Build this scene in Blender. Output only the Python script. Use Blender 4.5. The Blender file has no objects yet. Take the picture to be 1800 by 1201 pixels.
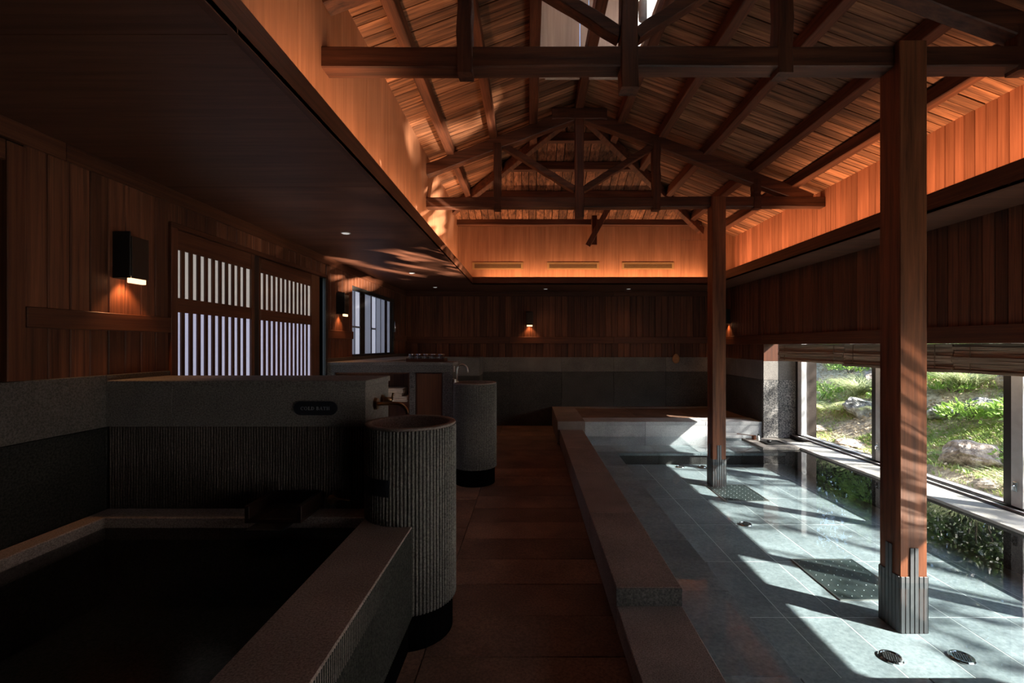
import bpy, bmesh, math, random
import numpy as np
from mathutils import Vector, Matrix

S = bpy.context.scene
C = S.collection
PI = math.pi
E = 1.3                                   # eye height above the corridor floor (m)

# ------------------------------------------------------------------ camera, world, sun, exposure
cam = bpy.data.cameras.new('camera')
cam.sensor_width = 36.0
cam.lens = 36.0 * 820 / 1800
cam.shift_x = -31 / 1800
cam.shift_y = 6.5 / 1800
cam.clip_start = 0.02
camo = bpy.data.objects.new('camera', cam)
camo.location = (0, 0, E)
camo.rotation_euler = (PI / 2, 0, 0)
C.objects.link(camo)
S.camera = camo

SUN_EL = math.radians(35.5)
SUN_DIR = Vector((-0.84, 0.53, 0)).normalized() * math.cos(SUN_EL) + Vector((0, 0, -math.sin(SUN_EL)))
w = bpy.data.worlds.new('sky')
S.world = w
w.use_nodes = True
wn = w.node_tree.nodes
wl = w.node_tree.links
wn.clear()
sky = wn.new('ShaderNodeTexSky')
sky.sky_type = 'NISHITA'
sky.sun_disc = False
sky.sun_elevation = SUN_EL
sky.sun_rotation = math.atan2(-SUN_DIR.x, -SUN_DIR.y)
bg = wn.new('ShaderNodeBackground')
bg.inputs['Strength'].default_value = 0.66
wo = wn.new('ShaderNodeOutputWorld')
wl.new(sky.outputs[0], bg.inputs['Color'])
wl.new(bg.outputs[0], wo.inputs['Surface'])

sun = bpy.data.lights.new('sun', 'SUN')
sun.energy = 27.0
sun.angle = math.radians(0.7)
sun.color = (1.0, 0.93, 0.84)
suno = bpy.data.objects.new('sun', sun)
suno.rotation_euler = SUN_DIR.to_track_quat('-Z', 'Y').to_euler()
suno.location = (8, -10, 9)
C.objects.link(suno)

COVE = (1.0, 0.58, 0.31)
def area(name, loc, direction, sx, sy, power, color=COVE, spread=180):
    l = bpy.data.lights.new(name, 'AREA')
    l.shape = 'RECTANGLE'
    l.size = sx; l.size_y = sy
    l.energy = power
    l.color = color
    l.spread = math.radians(spread)
    o = bpy.data.objects.new(name, l)
    o.location = loc
    o.rotation_euler = Vector(direction).to_track_quat('-Z', 'Y').to_euler()
    C.objects.link(o)
    return o
# LED strips lying in the coves behind the soffit lips
area('cove_light_back', (0.95, 6.745, 2.225), (0, 0.22, 1), 3.3, 0.05, 19)
area('cove_light_right', (2.70, 4.5, 2.225), (0.5, 0, 1), 4.5, 0.05, 24, spread=105)
area('cove_light_left', (-0.89, 4.3, 2.225), (-0.3, 0, 1), 5.0, 0.05, 20, spread=105)

def spot(name, loc, direction, power, angle, blend=0.6, color=(1.0, 0.62, 0.34), r=0.02):
    l = bpy.data.lights.new(name, 'SPOT')
    l.energy = power; l.spot_size = angle; l.spot_blend = blend; l.color = color
    l.shadow_soft_size = r
    o = bpy.data.objects.new(name, l)
    o.location = loc
    o.rotation_euler = Vector(direction).to_track_quat('-Z', 'Y').to_euler()
    C.objects.link(o)
    return o

def added_glint(name, loc, target, power, angle, scale, lo, hi):
    """added spot lamp standing in for sunlight thrown up off the rippling pool water"""
    o = spot(name, loc, Vector(target) - Vector(loc), power, math.radians(angle), .5, (1.0, 0.86, 0.68), .004)
    l = o.data; l.use_nodes = True
    nt = l.node_tree; em = nt.nodes['Emission']
    tc = nt.nodes.new('ShaderNodeTexCoord'); mp = nt.nodes.new('ShaderNodeMapping'); mp.inputs['Scale'].default_value = scale
    n = nt.nodes.new('ShaderNodeTexNoise'); n.inputs['Scale'].default_value = 1.0; n.inputs['Detail'].default_value = 1.5; n.inputs['Distortion'].default_value = 0.3
    mr = nt.nodes.new('ShaderNodeMapRange'); mr.inputs['From Min'].default_value = lo; mr.inputs['From Max'].default_value = hi
    nt.links.new(tc.outputs['Normal'], mp.inputs['Vector']); nt.links.new(mp.outputs[0], n.inputs['Vector'])
    nt.links.new(n.outputs['Fac'], mr.inputs['Value']); nt.links.new(mr.outputs[0], em.inputs['Strength'])
added_glint('added_water_glint', (1.7, 3.3, .13), (-1.25, 5.05, 2.30), 6500, 25, (4, 30, 4), .50, .66)  # added lamps at the water line, imitating the sun's reflection
added_glint('added_water_glint', (2.4, 3.2, .13), (-1.07, 5.4, 2.75), 1600, 22, (9, 14, 9), .50, .70)
added_glint('added_water_glint', (2.9, 1.72, .13), (1.92, 2.33, .78), 170, 40, (9, 26, 9), .44, .60)
added_glint('added_water_glint', (2.9, 2.35, .13), (-0.70, 4.2, 3.3), 3200, 12, (7, 11, 7), .46, .66)

S.view_settings.view_transform = 'Standard'
S.view_settings.look = 'None'
S.view_settings.gamma = 1.0
S.view_settings.use_curve_mapping = False
S.view_settings.exposure = 0.0
cy = S.cycles
cy.use_denoising = True
cy.max_bounces = 10
cy.diffuse_bounces = 5
cy.glossy_bounces = 5
cy.transmission_bounces = 6
cy.transparent_max_bounces = 12
cy.sample_clamp_indirect = 6.0

# ------------------------------------------------------------------ materials
MATS = {}
def nmat(name):
    m = bpy.data.materials.new(name)
    m.use_nodes = True
    nt = m.node_tree
    b = nt.nodes['Principled BSDF']
    MATS[name] = m
    return m, nt, b

def coords(nt, scale, rnd=True, mode='Object'):
    tc = nt.nodes.new('ShaderNodeTexCoord')
    mp = nt.nodes.new('ShaderNodeMapping')
    mp.inputs['Scale'].default_value = scale
    if rnd:
        oi = nt.nodes.new('ShaderNodeObjectInfo')
        mul = nt.nodes.new('ShaderNodeVectorMath'); mul.operation = 'SCALE'
        mul.inputs[0].default_value = (37.0, 61.0, 23.0)
        nt.links.new(oi.outputs['Random'], mul.inputs['Scale'])
        add = nt.nodes.new('ShaderNodeVectorMath'); add.operation = 'ADD'
        nt.links.new(tc.outputs[mode], add.inputs[0]); nt.links.new(mul.outputs[0], add.inputs[1])
        nt.links.new(add.outputs[0], mp.inputs['Vector'])
    else:
        nt.links.new(tc.outputs[mode], mp.inputs['Vector'])
    return mp

def ramp(nt, stops):
    r = nt.nodes.new('ShaderNodeValToRGB')
    el = r.color_ramp.elements
    el[0].position, el[0].color = stops[0][0], (*stops[0][1], 1)
    el[1].position, el[1].color = stops[-1][0], (*stops[-1][1], 1)
    for p, c in stops[1:-1]:
        e = el.new(p); e.color = (*c, 1)
    return r

def wood(name, dark, light, axis='x', rough=0.5, rand=0.25, fine=60, knots=False, bump=0.25, spec=0.3):
    m, nt, b = nmat(name)
    sc = {'x': (1.6, fine, fine), 'y': (fine, 1.6, fine), 'z': (fine, fine, 1.6)}[axis]
    mp = coords(nt, sc)
    n = nt.nodes.new('ShaderNodeTexNoise')
    n.inputs['Scale'].default_value = 1.0; n.inputs['Detail'].default_value = 5; n.inputs['Roughness'].default_value = 0.65
    n.inputs['Distortion'].default_value = 0.4
    nt.links.new(mp.outputs[0], n.inputs['Vector'])
    r = ramp(nt, [(0.3, dark), (0.7, light)])
    nt.links.new(n.outputs['Fac'], r.inputs[0])
    col = r.outputs[0]
    # broad variation / stain
    k = 4.0
    sc2 = {'x': (1.2, 8, 8), 'y': (8, 1.2, 8), 'z': (8, 8, 1.2)}[axis]
    mp2 = coords(nt, sc2)
    n2 = nt.nodes.new('ShaderNodeTexNoise'); n2.inputs['Scale'].default_value = 1.0; n2.inputs['Detail'].default_value = 3
    nt.links.new(mp2.outputs[0], n2.inputs['Vector'])
    mr = nt.nodes.new('ShaderNodeMapRange')
    mr.inputs['From Min'].default_value = 0.3; mr.inputs['From Max'].default_value = 0.7
    mr.inputs['To Min'].default_value = 0.55 if knots else 0.8; mr.inputs['To Max'].default_value = 1.25 if knots else 1.12
    nt.links.new(n2.outputs['Fac'], mr.inputs['Value'])
    oi = nt.nodes.new('ShaderNodeObjectInfo')
    mr2 = nt.nodes.new('ShaderNodeMapRange')
    mr2.inputs['To Min'].default_value = 1 - rand; mr2.inputs['To Max'].default_value = 1 + rand
    nt.links.new(oi.outputs['Random'], mr2.inputs['Value'])
    mu = nt.nodes.new('ShaderNodeMath'); mu.operation = 'MULTIPLY'
    nt.links.new(mr.outputs[0], mu.inputs[0]); nt.links.new(mr2.outputs[0], mu.inputs[1])
    vm = nt.nodes.new('ShaderNodeVectorMath'); vm.operation = 'SCALE'
    nt.links.new(col, vm.inputs[0]); nt.links.new(mu.outputs[0], vm.inputs['Scale'])
    nt.links.new(vm.outputs[0], b.inputs['Base Color'])
    b.inputs['Roughness'].default_value = rough
    b.inputs['Specular IOR Level'].default_value = spec
    bp = nt.nodes.new('ShaderNodeBump'); bp.inputs['Strength'].default_value = bump; bp.inputs['Distance'].default_value = 0.004
    nt.links.new(n.outputs['Fac'], bp.inputs['Height'])
    nt.links.new(bp.outputs[0], b.inputs['Normal'])
    return m

def stone(name, dark, light, scale=140, rough=0.7, bump=0.3, spec=0.35, blotch=0.2, dist=0.003, rand=0.08, lo=0.35, hi=0.65):
    m, nt, b = nmat(name)
    mp = coords(nt, (1, 1, 1))
    n = nt.nodes.new('ShaderNodeTexNoise'); n.inputs['Scale'].default_value = scale
    n.inputs['Detail'].default_value = 3; n.inputs['Roughness'].default_value = 0.7
    nt.links.new(mp.outputs[0], n.inputs['Vector'])
    r = ramp(nt, [(lo, dark), (hi, light)])
    nt.links.new(n.outputs['Fac'], r.inputs[0])
    n2 = nt.nodes.new('ShaderNodeTexNoise'); n2.inputs['Scale'].default_value = 3.5; n2.inputs['Detail'].default_value = 4
    nt.links.new(mp.outputs[0], n2.inputs['Vector'])
    mr = nt.nodes.new('ShaderNodeMapRange')
    mr.inputs['From Min'].default_value = 0.3; mr.inputs['From Max'].default_value = 0.7
    mr.inputs['To Min'].default_value = 1 - blotch; mr.inputs['To Max'].default_value = 1 + blotch
    nt.links.new(n2.outputs['Fac'], mr.inputs['Value'])
    oi = nt.nodes.new('ShaderNodeObjectInfo')
    mr2 = nt.nodes.new('ShaderNodeMapRange'); mr2.inputs['To Min'].default_value = 1 - rand; mr2.inputs['To Max'].default_value = 1 + rand
    nt.links.new(oi.outputs['Random'], mr2.inputs['Value'])
    mu = nt.nodes.new('ShaderNodeMath'); mu.operation = 'MULTIPLY'
    nt.links.new(mr.outputs[0], mu.inputs[0]); nt.links.new(mr2.outputs[0], mu.inputs[1])
    vm = nt.nodes.new('ShaderNodeVectorMath'); vm.operation = 'SCALE'
    nt.links.new(r.outputs[0], vm.inputs[0]); nt.links.new(mu.outputs[0], vm.inputs['Scale'])
    nt.links.new(vm.outputs[0], b.inputs['Base Color'])
    b.inputs['Roughness'].default_value = rough
    b.inputs['Specular IOR Level'].default_value = spec
    bp = nt.nodes.new('ShaderNodeBump'); bp.inputs['Strength'].default_value = bump; bp.inputs['Distance'].default_value = dist
    nt.links.new(n.outputs['Fac'], bp.inputs['Height'])
    nt.links.new(bp.outputs[0], b.inputs['Normal'])
    return m

def plain(name, color, rough=0.5, metal=0.0, spec=0.5, noise=0.08):
    m, nt, b = nmat(name)
    mp = coords(nt, (9, 9, 9))
    n = nt.nodes.new('ShaderNodeTexNoise'); n.inputs['Detail'].default_value = 3; n.inputs['Scale'].default_value = 2
    nt.links.new(mp.outputs[0], n.inputs['Vector'])
    r = ramp(nt, [(0.3, tuple(c * (1 - noise) for c in color)), (0.7, tuple(c * (1 + noise) for c in color))])
    nt.links.new(n.outputs['Fac'], r.inputs[0])
    nt.links.new(r.outputs[0], b.inputs['Base Color'])
    b.inputs['Roughness'].default_value = rough
    b.inputs['Metallic'].default_value = metal
    b.inputs['Specular IOR Level'].default_value = spec
    return m

def emit(name, color, strength):
    m, nt, b = nmat(name)
    b.inputs['Base Color'].default_value = (*[min(1, c) for c in color], 1)
    b.inputs['Emission Color'].default_value = (*color, 1)
    b.inputs['Emission Strength'].default_value = strength
    return m

def thin_glass(name, tint, ior=1.5, rough=0.0, ripple=0.0, rscale=3.0):
    m = bpy.data.materials.new(name); m.use_nodes = True
    nt = m.node_tree; nt.nodes.clear()
    tr = nt.nodes.new('ShaderNodeBsdfTransparent'); tr.inputs[0].default_value = (*tint, 1)
    gl = nt.nodes.new('ShaderNodeBsdfGlossy'); gl.inputs['Roughness'].default_value = rough
    # Schlick reflectance, the same from both sides of the sheet
    ge = nt.nodes.new('ShaderNodeNewGeometry')
    dt = nt.nodes.new('ShaderNodeVectorMath'); dt.operation = 'DOT_PRODUCT'
    nt.links.new(ge.outputs['Normal'], dt.inputs[0]); nt.links.new(ge.outputs['Incoming'], dt.inputs[1])
    ab = nt.nodes.new('ShaderNodeMath'); ab.operation = 'ABSOLUTE'; nt.links.new(dt.outputs['Value'], ab.inputs[0])
    om = nt.nodes.new('ShaderNodeMath'); om.operation = 'SUBTRACT'; om.inputs[0].default_value = 1.0; nt.links.new(ab.outputs[0], om.inputs[1])
    pw_ = nt.nodes.new('ShaderNodeMath'); pw_.operation = 'POWER'; pw_.inputs[1].default_value = 5.0; nt.links.new(om.outputs[0], pw_.inputs[0])
    f0 = ((ior - 1) / (ior + 1)) ** 2
    fr = nt.nodes.new('ShaderNodeMath'); fr.operation = 'MULTIPLY_ADD'; fr.inputs[1].default_value = 1 - f0; fr.inputs[2].default_value = f0
    nt.links.new(pw_.outputs[0], fr.inputs[0])
    mx = nt.nodes.new('ShaderNodeMixShader')
    out = nt.nodes.new('ShaderNodeOutputMaterial')
    nt.links.new(fr.outputs[0], mx.inputs[0]); nt.links.new(tr.outputs[0], mx.inputs[1]); nt.links.new(gl.outputs[0], mx.inputs[2])
    nt.links.new(mx.outputs[0], out.inputs['Surface'])
    if ripple:
        mp = coords(nt, (1, 1, 1), rnd=False)
        n = nt.nodes.new('ShaderNodeTexNoise'); n.inputs['Scale'].default_value = rscale; n.inputs['Detail'].default_value = 2
        nt.links.new(mp.outputs[0], n.inputs['Vector'])
        bp = nt.nodes.new('ShaderNodeBump'); bp.inputs['Strength'].default_value = ripple; bp.inputs['Distance'].default_value = 0.01
        nt.links.new(n.outputs['Fac'], bp.inputs['Height'])
        nt.links.new(bp.outputs[0], gl.inputs['Normal'])
    MATS[name] = m
    return m

M_board = wood('dark_board_wood', (0.052, 0.016, 0.0085), (0.19, 0.064, 0.029), 'z', 0.55, 0.35)
M_trimw = {a: wood('dark_trim_wood_' + a, (0.06, 0.018, 0.009), (0.145, 0.047, 0.021), a, 0.5, 0.15) for a in 'xyz'}
M_soffit = wood('soffit_wood', (0.095, 0.034, 0.019), (0.16, 0.06, 0.034), 'x', 0.5, 0.06, fine=40, bump=0.1)
M_ply = wood('warm_ply_wood', (0.30, 0.122, 0.062), (0.44, 0.19, 0.10), 'z', 0.5, 0.06, fine=45, bump=0.1)
M_cedar = wood('warm_cedar_board', (0.27, 0.088, 0.045), (0.43, 0.155, 0.08), 'z', 0.5, 0.22, fine=60)
M_roof = wood('weathered_roof_board', (0.045, 0.015, 0.008), (0.42, 0.17, 0.08), 'x', 0.7, 0.4, fine=34, knots=True, bump=0.5)
M_hip = wood('weathered_hip_board', (0.045, 0.015, 0.008), (0.42, 0.17, 0.08), 'y', 0.7, 0.4, fine=34, knots=True, bump=0.5)
M_beam = {a: wood('old_beam_wood_' + a, (0.055, 0.016, 0.008), (0.19, 0.062, 0.028), a, 0.6, 0.12, fine=30, knots=True, bump=0.5) for a in 'xyz'}
M_truss = {a: wood('dark_truss_wood_' + a, (0.034, 0.011, 0.007), (0.135, 0.046, 0.023), a, 0.55, 0.1, fine=30, knots=True, bump=0.5) for a in 'xyz'}
M_col = wood('column_wood', (0.085, 0.026, 0.012), (0.27, 0.088, 0.036), 'z', 0.5, 0.1, fine=34, knots=True, bump=0.25)
M_lattice = wood('lattice_wood', (0.05, 0.018, 0.010), (0.12, 0.045, 0.02), 'z', 0.5, 0.2)
M_cabinet = wood('cabinet_wood', (0.11, 0.042, 0.02), (0.19, 0.075, 0.034), 'z', 0.45, 0.1)
M_blind = wood('blind_reed', (0.26, 0.17, 0.11), (0.58, 0.42, 0.29), 'y', 0.8, 0.35, fine=120, bump=0.6)
M_troughw = wood('wet_black_wood', (0.012, 0.006, 0.005), (0.035, 0.018, 0.013), 'y', 0.4, 0.1)
M_deck = plain('dark_deck', (0.02, 0.011, 0.007), 0.9)
M_black = plain('black_metal', (0.012, 0.011, 0.011), 0.45)
M_void = plain('shadow_gap_black', (0.003, 0.0026, 0.0026), 1.0, spec=0.0)  # sheenless black, shade under the stone blocks put into the colour
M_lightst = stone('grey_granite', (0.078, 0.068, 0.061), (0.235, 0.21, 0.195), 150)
M_leftshade = stone('shaded_left_granite', (0.045, 0.038, 0.033), (0.14, 0.122, 0.11), 150)  # darker copy of the grey granite, the left wall's shade put into the colour
M_darkst = stone('dark_granite', (0.02, 0.018, 0.017), (0.095, 0.085, 0.078), 120, bump=0.6)
M_blackst = stone('black_granite', (0.006, 0.006, 0.005), (0.04, 0.038, 0.034), 110, bump=0.6, spec=0.2)
M_rimlit = stone('lit_rim_granite', (0.17, 0.13, 0.12), (0.42, 0.335, 0.31), 170, bump=0.5)  # lighter copy of the brown granite, extra light on the bath rim put into the colour
M_pebble = stone('flecked_granite', (0.045, 0.045, 0.05), (0.36, 0.33, 0.31), 85, bump=0.7, lo=0.42, hi=0.62)
M_coping = stone('brown_granite', (0.105, 0.075, 0.066), (0.26, 0.2, 0.175), 170, bump=0.5)
M_riser = stone('pale_granite', (0.26, 0.26, 0.27), (0.42, 0.42, 0.43), 120, bump=0.3)
M_basin = stone('basin_stone', (0.045, 0.040, 0.036), (0.20, 0.18, 0.165), 110, bump=0.7, dist=0.004)
M_rib = stone('ribbed_stone', (0.03, 0.024, 0.02), (0.105, 0.08, 0.068), 110, bump=0.6, dist=0.004)
M_slab = stone('floor_stone', (0.10, 0.052, 0.034), (0.20, 0.105, 0.068), 90, bump=0.3, rand=0.22, blotch=0.35)
M_tile = stone('pool_tile_stone', (0.18, 0.21, 0.222), (0.32, 0.355, 0.365), 45, rough=0.45, bump=0.15, blotch=0.22, rand=0.07, lo=0.3, hi=0.7)
M_grout = plain('pale_grout', (0.72, 0.75, 0.75), 0.8)
M_sill = plain('pale_sill_stone', (0.48, 0.46, 0.43), 0.5)
M_alu = plain('grey_aluminium', (0.50, 0.49, 0.50), 0.4, 0.0)
M_alud = plain('dark_aluminium', (0.035, 0.03, 0.028), 0.4, 0.3)
M_bluef = plain('blue_grey_aluminium', (0.24, 0.27, 0.33), 0.4, 0.1)
M_chrome = plain('chrome', (0.75, 0.75, 0.76), 0.12, 1.0)
M_bronze = plain('bronze', (0.30, 0.17, 0.09), 0.3, 1.0)
M_steel = plain('dull_steel', (0.55, 0.52, 0.48), 0.3, 1.0)
M_strap = plain('grey_strap_metal', (0.10, 0.10, 0.105), 0.5, 0.3)
M_towel = plain('cream_towel', (0.74, 0.58, 0.46), 0.95, noise=0.12)
M_plate = plain('navy_plate', (0.012, 0.014, 0.022), 0.4)
M_letter = plain('dim_grey_letter', (0.32, 0.33, 0.34), 0.5)
M_brush = plain('gourd_brush', (0.42, 0.19, 0.075), 0.7, noise=0.2)
M_cord = plain('straw_cord', (0.2, 0.12, 0.07), 0.9)
M_grate = plain('dark_grate', (0.05, 0.062, 0.06), 0.35, 0.3)
M_bubble = plain('pale_stud', (0.8, 0.85, 0.85), 0.3)
M_paperlo = emit('lit_paper', (0.56, 0.57, 0.78), 0.62)
M_paperhi = emit('lit_paper_upper', (0.56, 0.52, 0.49), 0.52)
M_winlit = emit('lit_window_pane', (0.62, 0.68, 0.85), 0.55)
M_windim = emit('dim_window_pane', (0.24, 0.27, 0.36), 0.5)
M_glow = emit('sconce_diffuser', (1.0, 0.62, 0.36), 2.2)
M_downl = emit('downlight_lens', (0.9, 0.88, 0.85), 0.55)
M_glass = thin_glass('clear_glass', (0.95, 0.97, 0.96), 1.45)
M_water = thin_glass('pool_water', (0.84, 0.90, 0.92), 1.33, 0.0, 0.05, 5.0)
M_bathw = thin_glass('bath_water', (0.30, 0.33, 0.33), 1.33, 0.16, 0.03, 4.0)
def frosted(name, color):
    m = bpy.data.materials.new(name); m.use_nodes = True
    nt = m.node_tree; nt.nodes.clear()
    tl = nt.nodes.new('ShaderNodeBsdfTranslucent'); tl.inputs[0].default_value = (*color, 1)
    df = nt.nodes.new('ShaderNodeBsdfDiffuse'); df.inputs[0].default_value = (*color, 1)
    mx = nt.nodes.new('ShaderNodeMixShader'); mx.inputs[0].default_value = 0.25
    out = nt.nodes.new('ShaderNodeOutputMaterial')
    nt.links.new(tl.outputs[0], mx.inputs[1]); nt.links.new(df.outputs[0], mx.inputs[2]); nt.links.new(mx.outputs[0], out.inputs['Surface'])
    MATS[name] = m
    return m
M_frost = frosted('frosted_glass', (0.68, 0.66, 0.66))
M_soil = stone('garden_soil', (0.30, 0.23, 0.15), (0.66, 0.55, 0.41), 22, bump=0.8, dist=0.03, blotch=0.4)
M_rock = stone('garden_rock', (0.24, 0.18, 0.14), (0.6, 0.5, 0.42), 14, bump=0.9, dist=0.04, blotch=0.35)
M_rockg = stone('grey_rock', (0.17, 0.165, 0.155), (0.48, 0.46, 0.43), 14, bump=0.9, dist=0.04, blotch=0.35)
M_trunk = wood('tree_bark', (0.04, 0.03, 0.02), (0.12, 0.09, 0.06), 'z', 0.9, 0.1, fine=20)

def leafmat(name, a, b_, trans=0.35):
    m, nt, b = nmat(name)
    mp = coords(nt, (7, 7, 7))
    n = nt.nodes.new('ShaderNodeTexNoise'); n.inputs['Scale'].default_value = 1.5; n.inputs['Detail'].default_value = 2
    nt.links.new(mp.outputs[0], n.inputs['Vector'])
    r = ramp(nt, [(0.3, a), (0.7, b_)])
    nt.links.new(n.outputs['Fac'], r.inputs[0])
    nt.links.new(r.outputs[0], b.inputs['Base Color'])
    b.inputs['Roughness'].default_value = 0.45
    tl = nt.nodes.new('ShaderNodeBsdfTranslucent')
    nt.links.new(r.outputs[0], tl.inputs[0])
    mx = nt.nodes.new('ShaderNodeMixShader'); mx.inputs[0].default_value = trans
    nt.links.new(b.outputs[0], mx.inputs[1]); nt.links.new(tl.outputs[0], mx.inputs[2])
    nt.links.new(mx.outputs[0], nt.nodes['Material Output'].inputs['Surface'])
    return m
M_grass = leafmat('garden_grass', (0.250, 0.362, 0.075), (0.575, 0.675, 0.225))
M_sedge = leafmat('sedge_blade', (0.30, 0.36, 0.16), (0.74, 0.76, 0.50))
M_fern = leafmat('fern_frond', (0.40, 0.46, 0.16), (0.74, 0.74, 0.42))
M_litter = leafmat('fallen_leaf', (0.30, 0.22, 0.13), (0.66, 0.54, 0.38), 0.15)
M_leaf = leafmat('shrub_leaf', (0.145, 0.275, 0.051), (0.435, 0.609, 0.145))
M_leafd = leafmat('dark_leaf', (0.035, 0.075, 0.02), (0.13, 0.21, 0.05), 0.2)
M_flower = plain('white_petal', (0.75, 0.72, 0.68), 0.7)

# ------------------------------------------------------------------ builders
BASE = {}
def link(o):
    C.objects.link(o); return o
def tag(o, label=None, cat=None, group=None, kind=None):
    if label: o['label'] = label
    if cat: o['category'] = cat
    if group: o['group'] = group
    if kind: o['kind'] = kind
    return o
def root(name, loc, label=None, cat=None, group=None, kind=None):
    o = bpy.data.objects.new(name, None)
    o.empty_display_size = 0.1
    o.location = loc
    link(o); BASE[o] = Vector(loc)
    return tag(o, label, cat, group, kind)
def obj(name, bm, mat, parent=None, origin=None, smooth=False):
    """link bm as one mesh object; its vertices are in room coordinates"""
    me = bpy.data.meshes.new(name)
    o = bpy.data.objects.new(name, me)
    base = BASE.get(parent, Vector((0, 0, 0))) if parent else Vector((0, 0, 0))
    org = Vector(origin) if origin is not None else base
    bmesh.ops.translate(bm, verts=bm.verts, vec=-org)
    bmesh.ops.recalc_face_normals(bm, faces=bm.faces)
    bm.to_mesh(me); bm.free()
    if mat: me.materials.append(mat)
    if smooth:
        me.polygons.foreach_set('use_smooth', [True] * len(me.polygons))
    link(o)
    o.location = org - base
    if parent: o.parent = parent
    BASE[o] = org
    return o
def rawmesh(name, verts, faces, mat, parent=None, smooth=False):
    me = bpy.data.meshes.new(name)
    base = BASE.get(parent, Vector((0, 0, 0))) if parent else Vector((0, 0, 0))
    v = np.asarray(verts, dtype=float).reshape(-1, 3) - np.array(base)
    me.from_pydata(v.tolist(), [], faces)
    if mat: me.materials.append(mat)
    if smooth:
        me.polygons.foreach_set('use_smooth', [True] * len(me.polygons))
    o = link(bpy.data.objects.new(name, me))
    if parent: o.parent = parent
    BASE[o] = base
    return o
def dup(o, loc, label=None, group=None, rot=None, scale=None):
    """copy of a thing with its parts and sub-parts, sharing meshes"""
    def rec(s, par):
        c = s.copy(); link(c)
        if par is not None: c.parent = par
        for ch in list(s.children): rec(ch, c)
        return c
    c = rec(o, None)
    c.location = loc
    if rot is not None: c.rotation_euler = rot
    if scale is not None: c.scale = scale
    if label: c['label'] = label
    if group: c['group'] = group
    BASE[c] = Vector(loc)
    return c
def box(bm, x0, x1, y0, y1, z0, z1, bev=0.0):
    vs = [bm.verts.new(p) for p in ((x0, y0, z0), (x1, y0, z0), (x1, y1, z0), (x0, y1, z0),
                                    (x0, y0, z1), (x1, y0, z1), (x1, y1, z1), (x0, y1, z1))]
    fs = [bm.faces.new([vs[i] for i in f]) for f in ((0, 3, 2, 1), (4, 5, 6, 7), (0, 1, 5, 4), (1, 2, 6, 5), (2, 3, 7, 6), (3, 0, 4, 7))]
    if bev:
        es = list({e for f in fs for e in f.edges})
        bmesh.ops.bevel(bm, geom=es, offset=bev, segments=1, profile=0.5, affect='EDGES')
    return bm
def B(x0, x1, y0, y1, z0, z1, bev=0.0):
    return box(bmesh.new(), x0, x1, y0, y1, z0, z1, bev)
def bar(bm, p0, p1, wid, hei, up=(0, 0, 1), rough=0.0, seg=1, rng=None):
    """rectangular timber from p0 to p1 (centre line)"""
    p0 = Vector(p0); p1 = Vector(p1)
    d = (p1 - p0).normalized()
    s = d.cross(Vector(up)).normalized()
    u = s.cross(d).normalized()
    rings = []
    for i in range(seg + 1):
        c = p0.lerp(p1, i / seg)
        j = lambda: (rng.uniform(-rough, rough) if rng else 0)
        c = c + s * j() + u * j()
        a, b_ = wid / 2 + j() * .6, hei / 2 + j() * .6
        ch = min(a, b_) * 0.12
        pts = [(-a + ch, -b_), (a - ch, -b_), (a, -b_ + ch), (a, b_ - ch), (a - ch, b_), (-a + ch, b_), (-a, b_ - ch), (-a, -b_ + ch)]
        rings.append([bm.verts.new(c + s * x + u * y) for x, y in pts])
    for r0, r1 in zip(rings, rings[1:]):
        for k in range(8):
            bm.faces.new((r0[k], r0[(k + 1) % 8], r1[(k + 1) % 8], r1[k]))
    bm.faces.new(rings[0][::-1]); bm.faces.new(rings[-1])
    return bm
def BAR(*a, **k):
    return bar(bmesh.new(), *a, **k)
def lathe(bm, prof, c=(0, 0, 0), n=32, cap0=True, cap1=True):
    rings = []
    for r, z in prof:
        rings.append([bm.verts.new((c[0] + r * math.cos(2 * PI * k / n), c[1] + r * math.sin(2 * PI * k / n), c[2] + z)) for k in range(n)])
    for r0, r1 in zip(rings, rings[1:]):
        for k in range(n):
            bm.faces.new((r0[k], r0[(k + 1) % n], r1[(k + 1) % n], r1[k]))
    if cap0: bm.faces.new(rings[0][::-1])
    if cap1: bm.faces.new(rings[-1])
    return bm
def tube(bm, pts, r, n=10):
    pts = [Vector(p) for p in pts]
    rings = []
    up = None
    for i, p in enumerate(pts):
        d = (pts[min(i + 1, len(pts) - 1)] - pts[max(i - 1, 0)]).normalized()
        ref = Vector((0, 1, 0)) if abs(d.y) < .9 else Vector((1, 0, 0))
        s = d.cross(ref).normalized(); u = s.cross(d)
        rr = r[i] if isinstance(r, (list, tuple)) else r
        rings.append([bm.verts.new(p + s * rr * math.cos(2 * PI * k / n) + u * rr * math.sin(2 * PI * k / n)) for k in range(n)])
    for r0, r1 in zip(rings, rings[1:]):
        for k in range(n):
            bm.faces.new((r0[k], r0[(k + 1) % n], r1[(k + 1) % n], r1[k]))
    bm.faces.new(rings[0][::-1]); bm.faces.new(rings[-1])
    return bm
def struct(name, bm, mat, label, parent=None):
    o = obj(name, bm, mat, parent)
    o['kind'] = 'structure'; o['label'] = label
    return o
def sroot(name, label):
    o = root(name, (0, 0, 0)); o['kind'] = 'structure'; o['label'] = label
    return o

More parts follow.
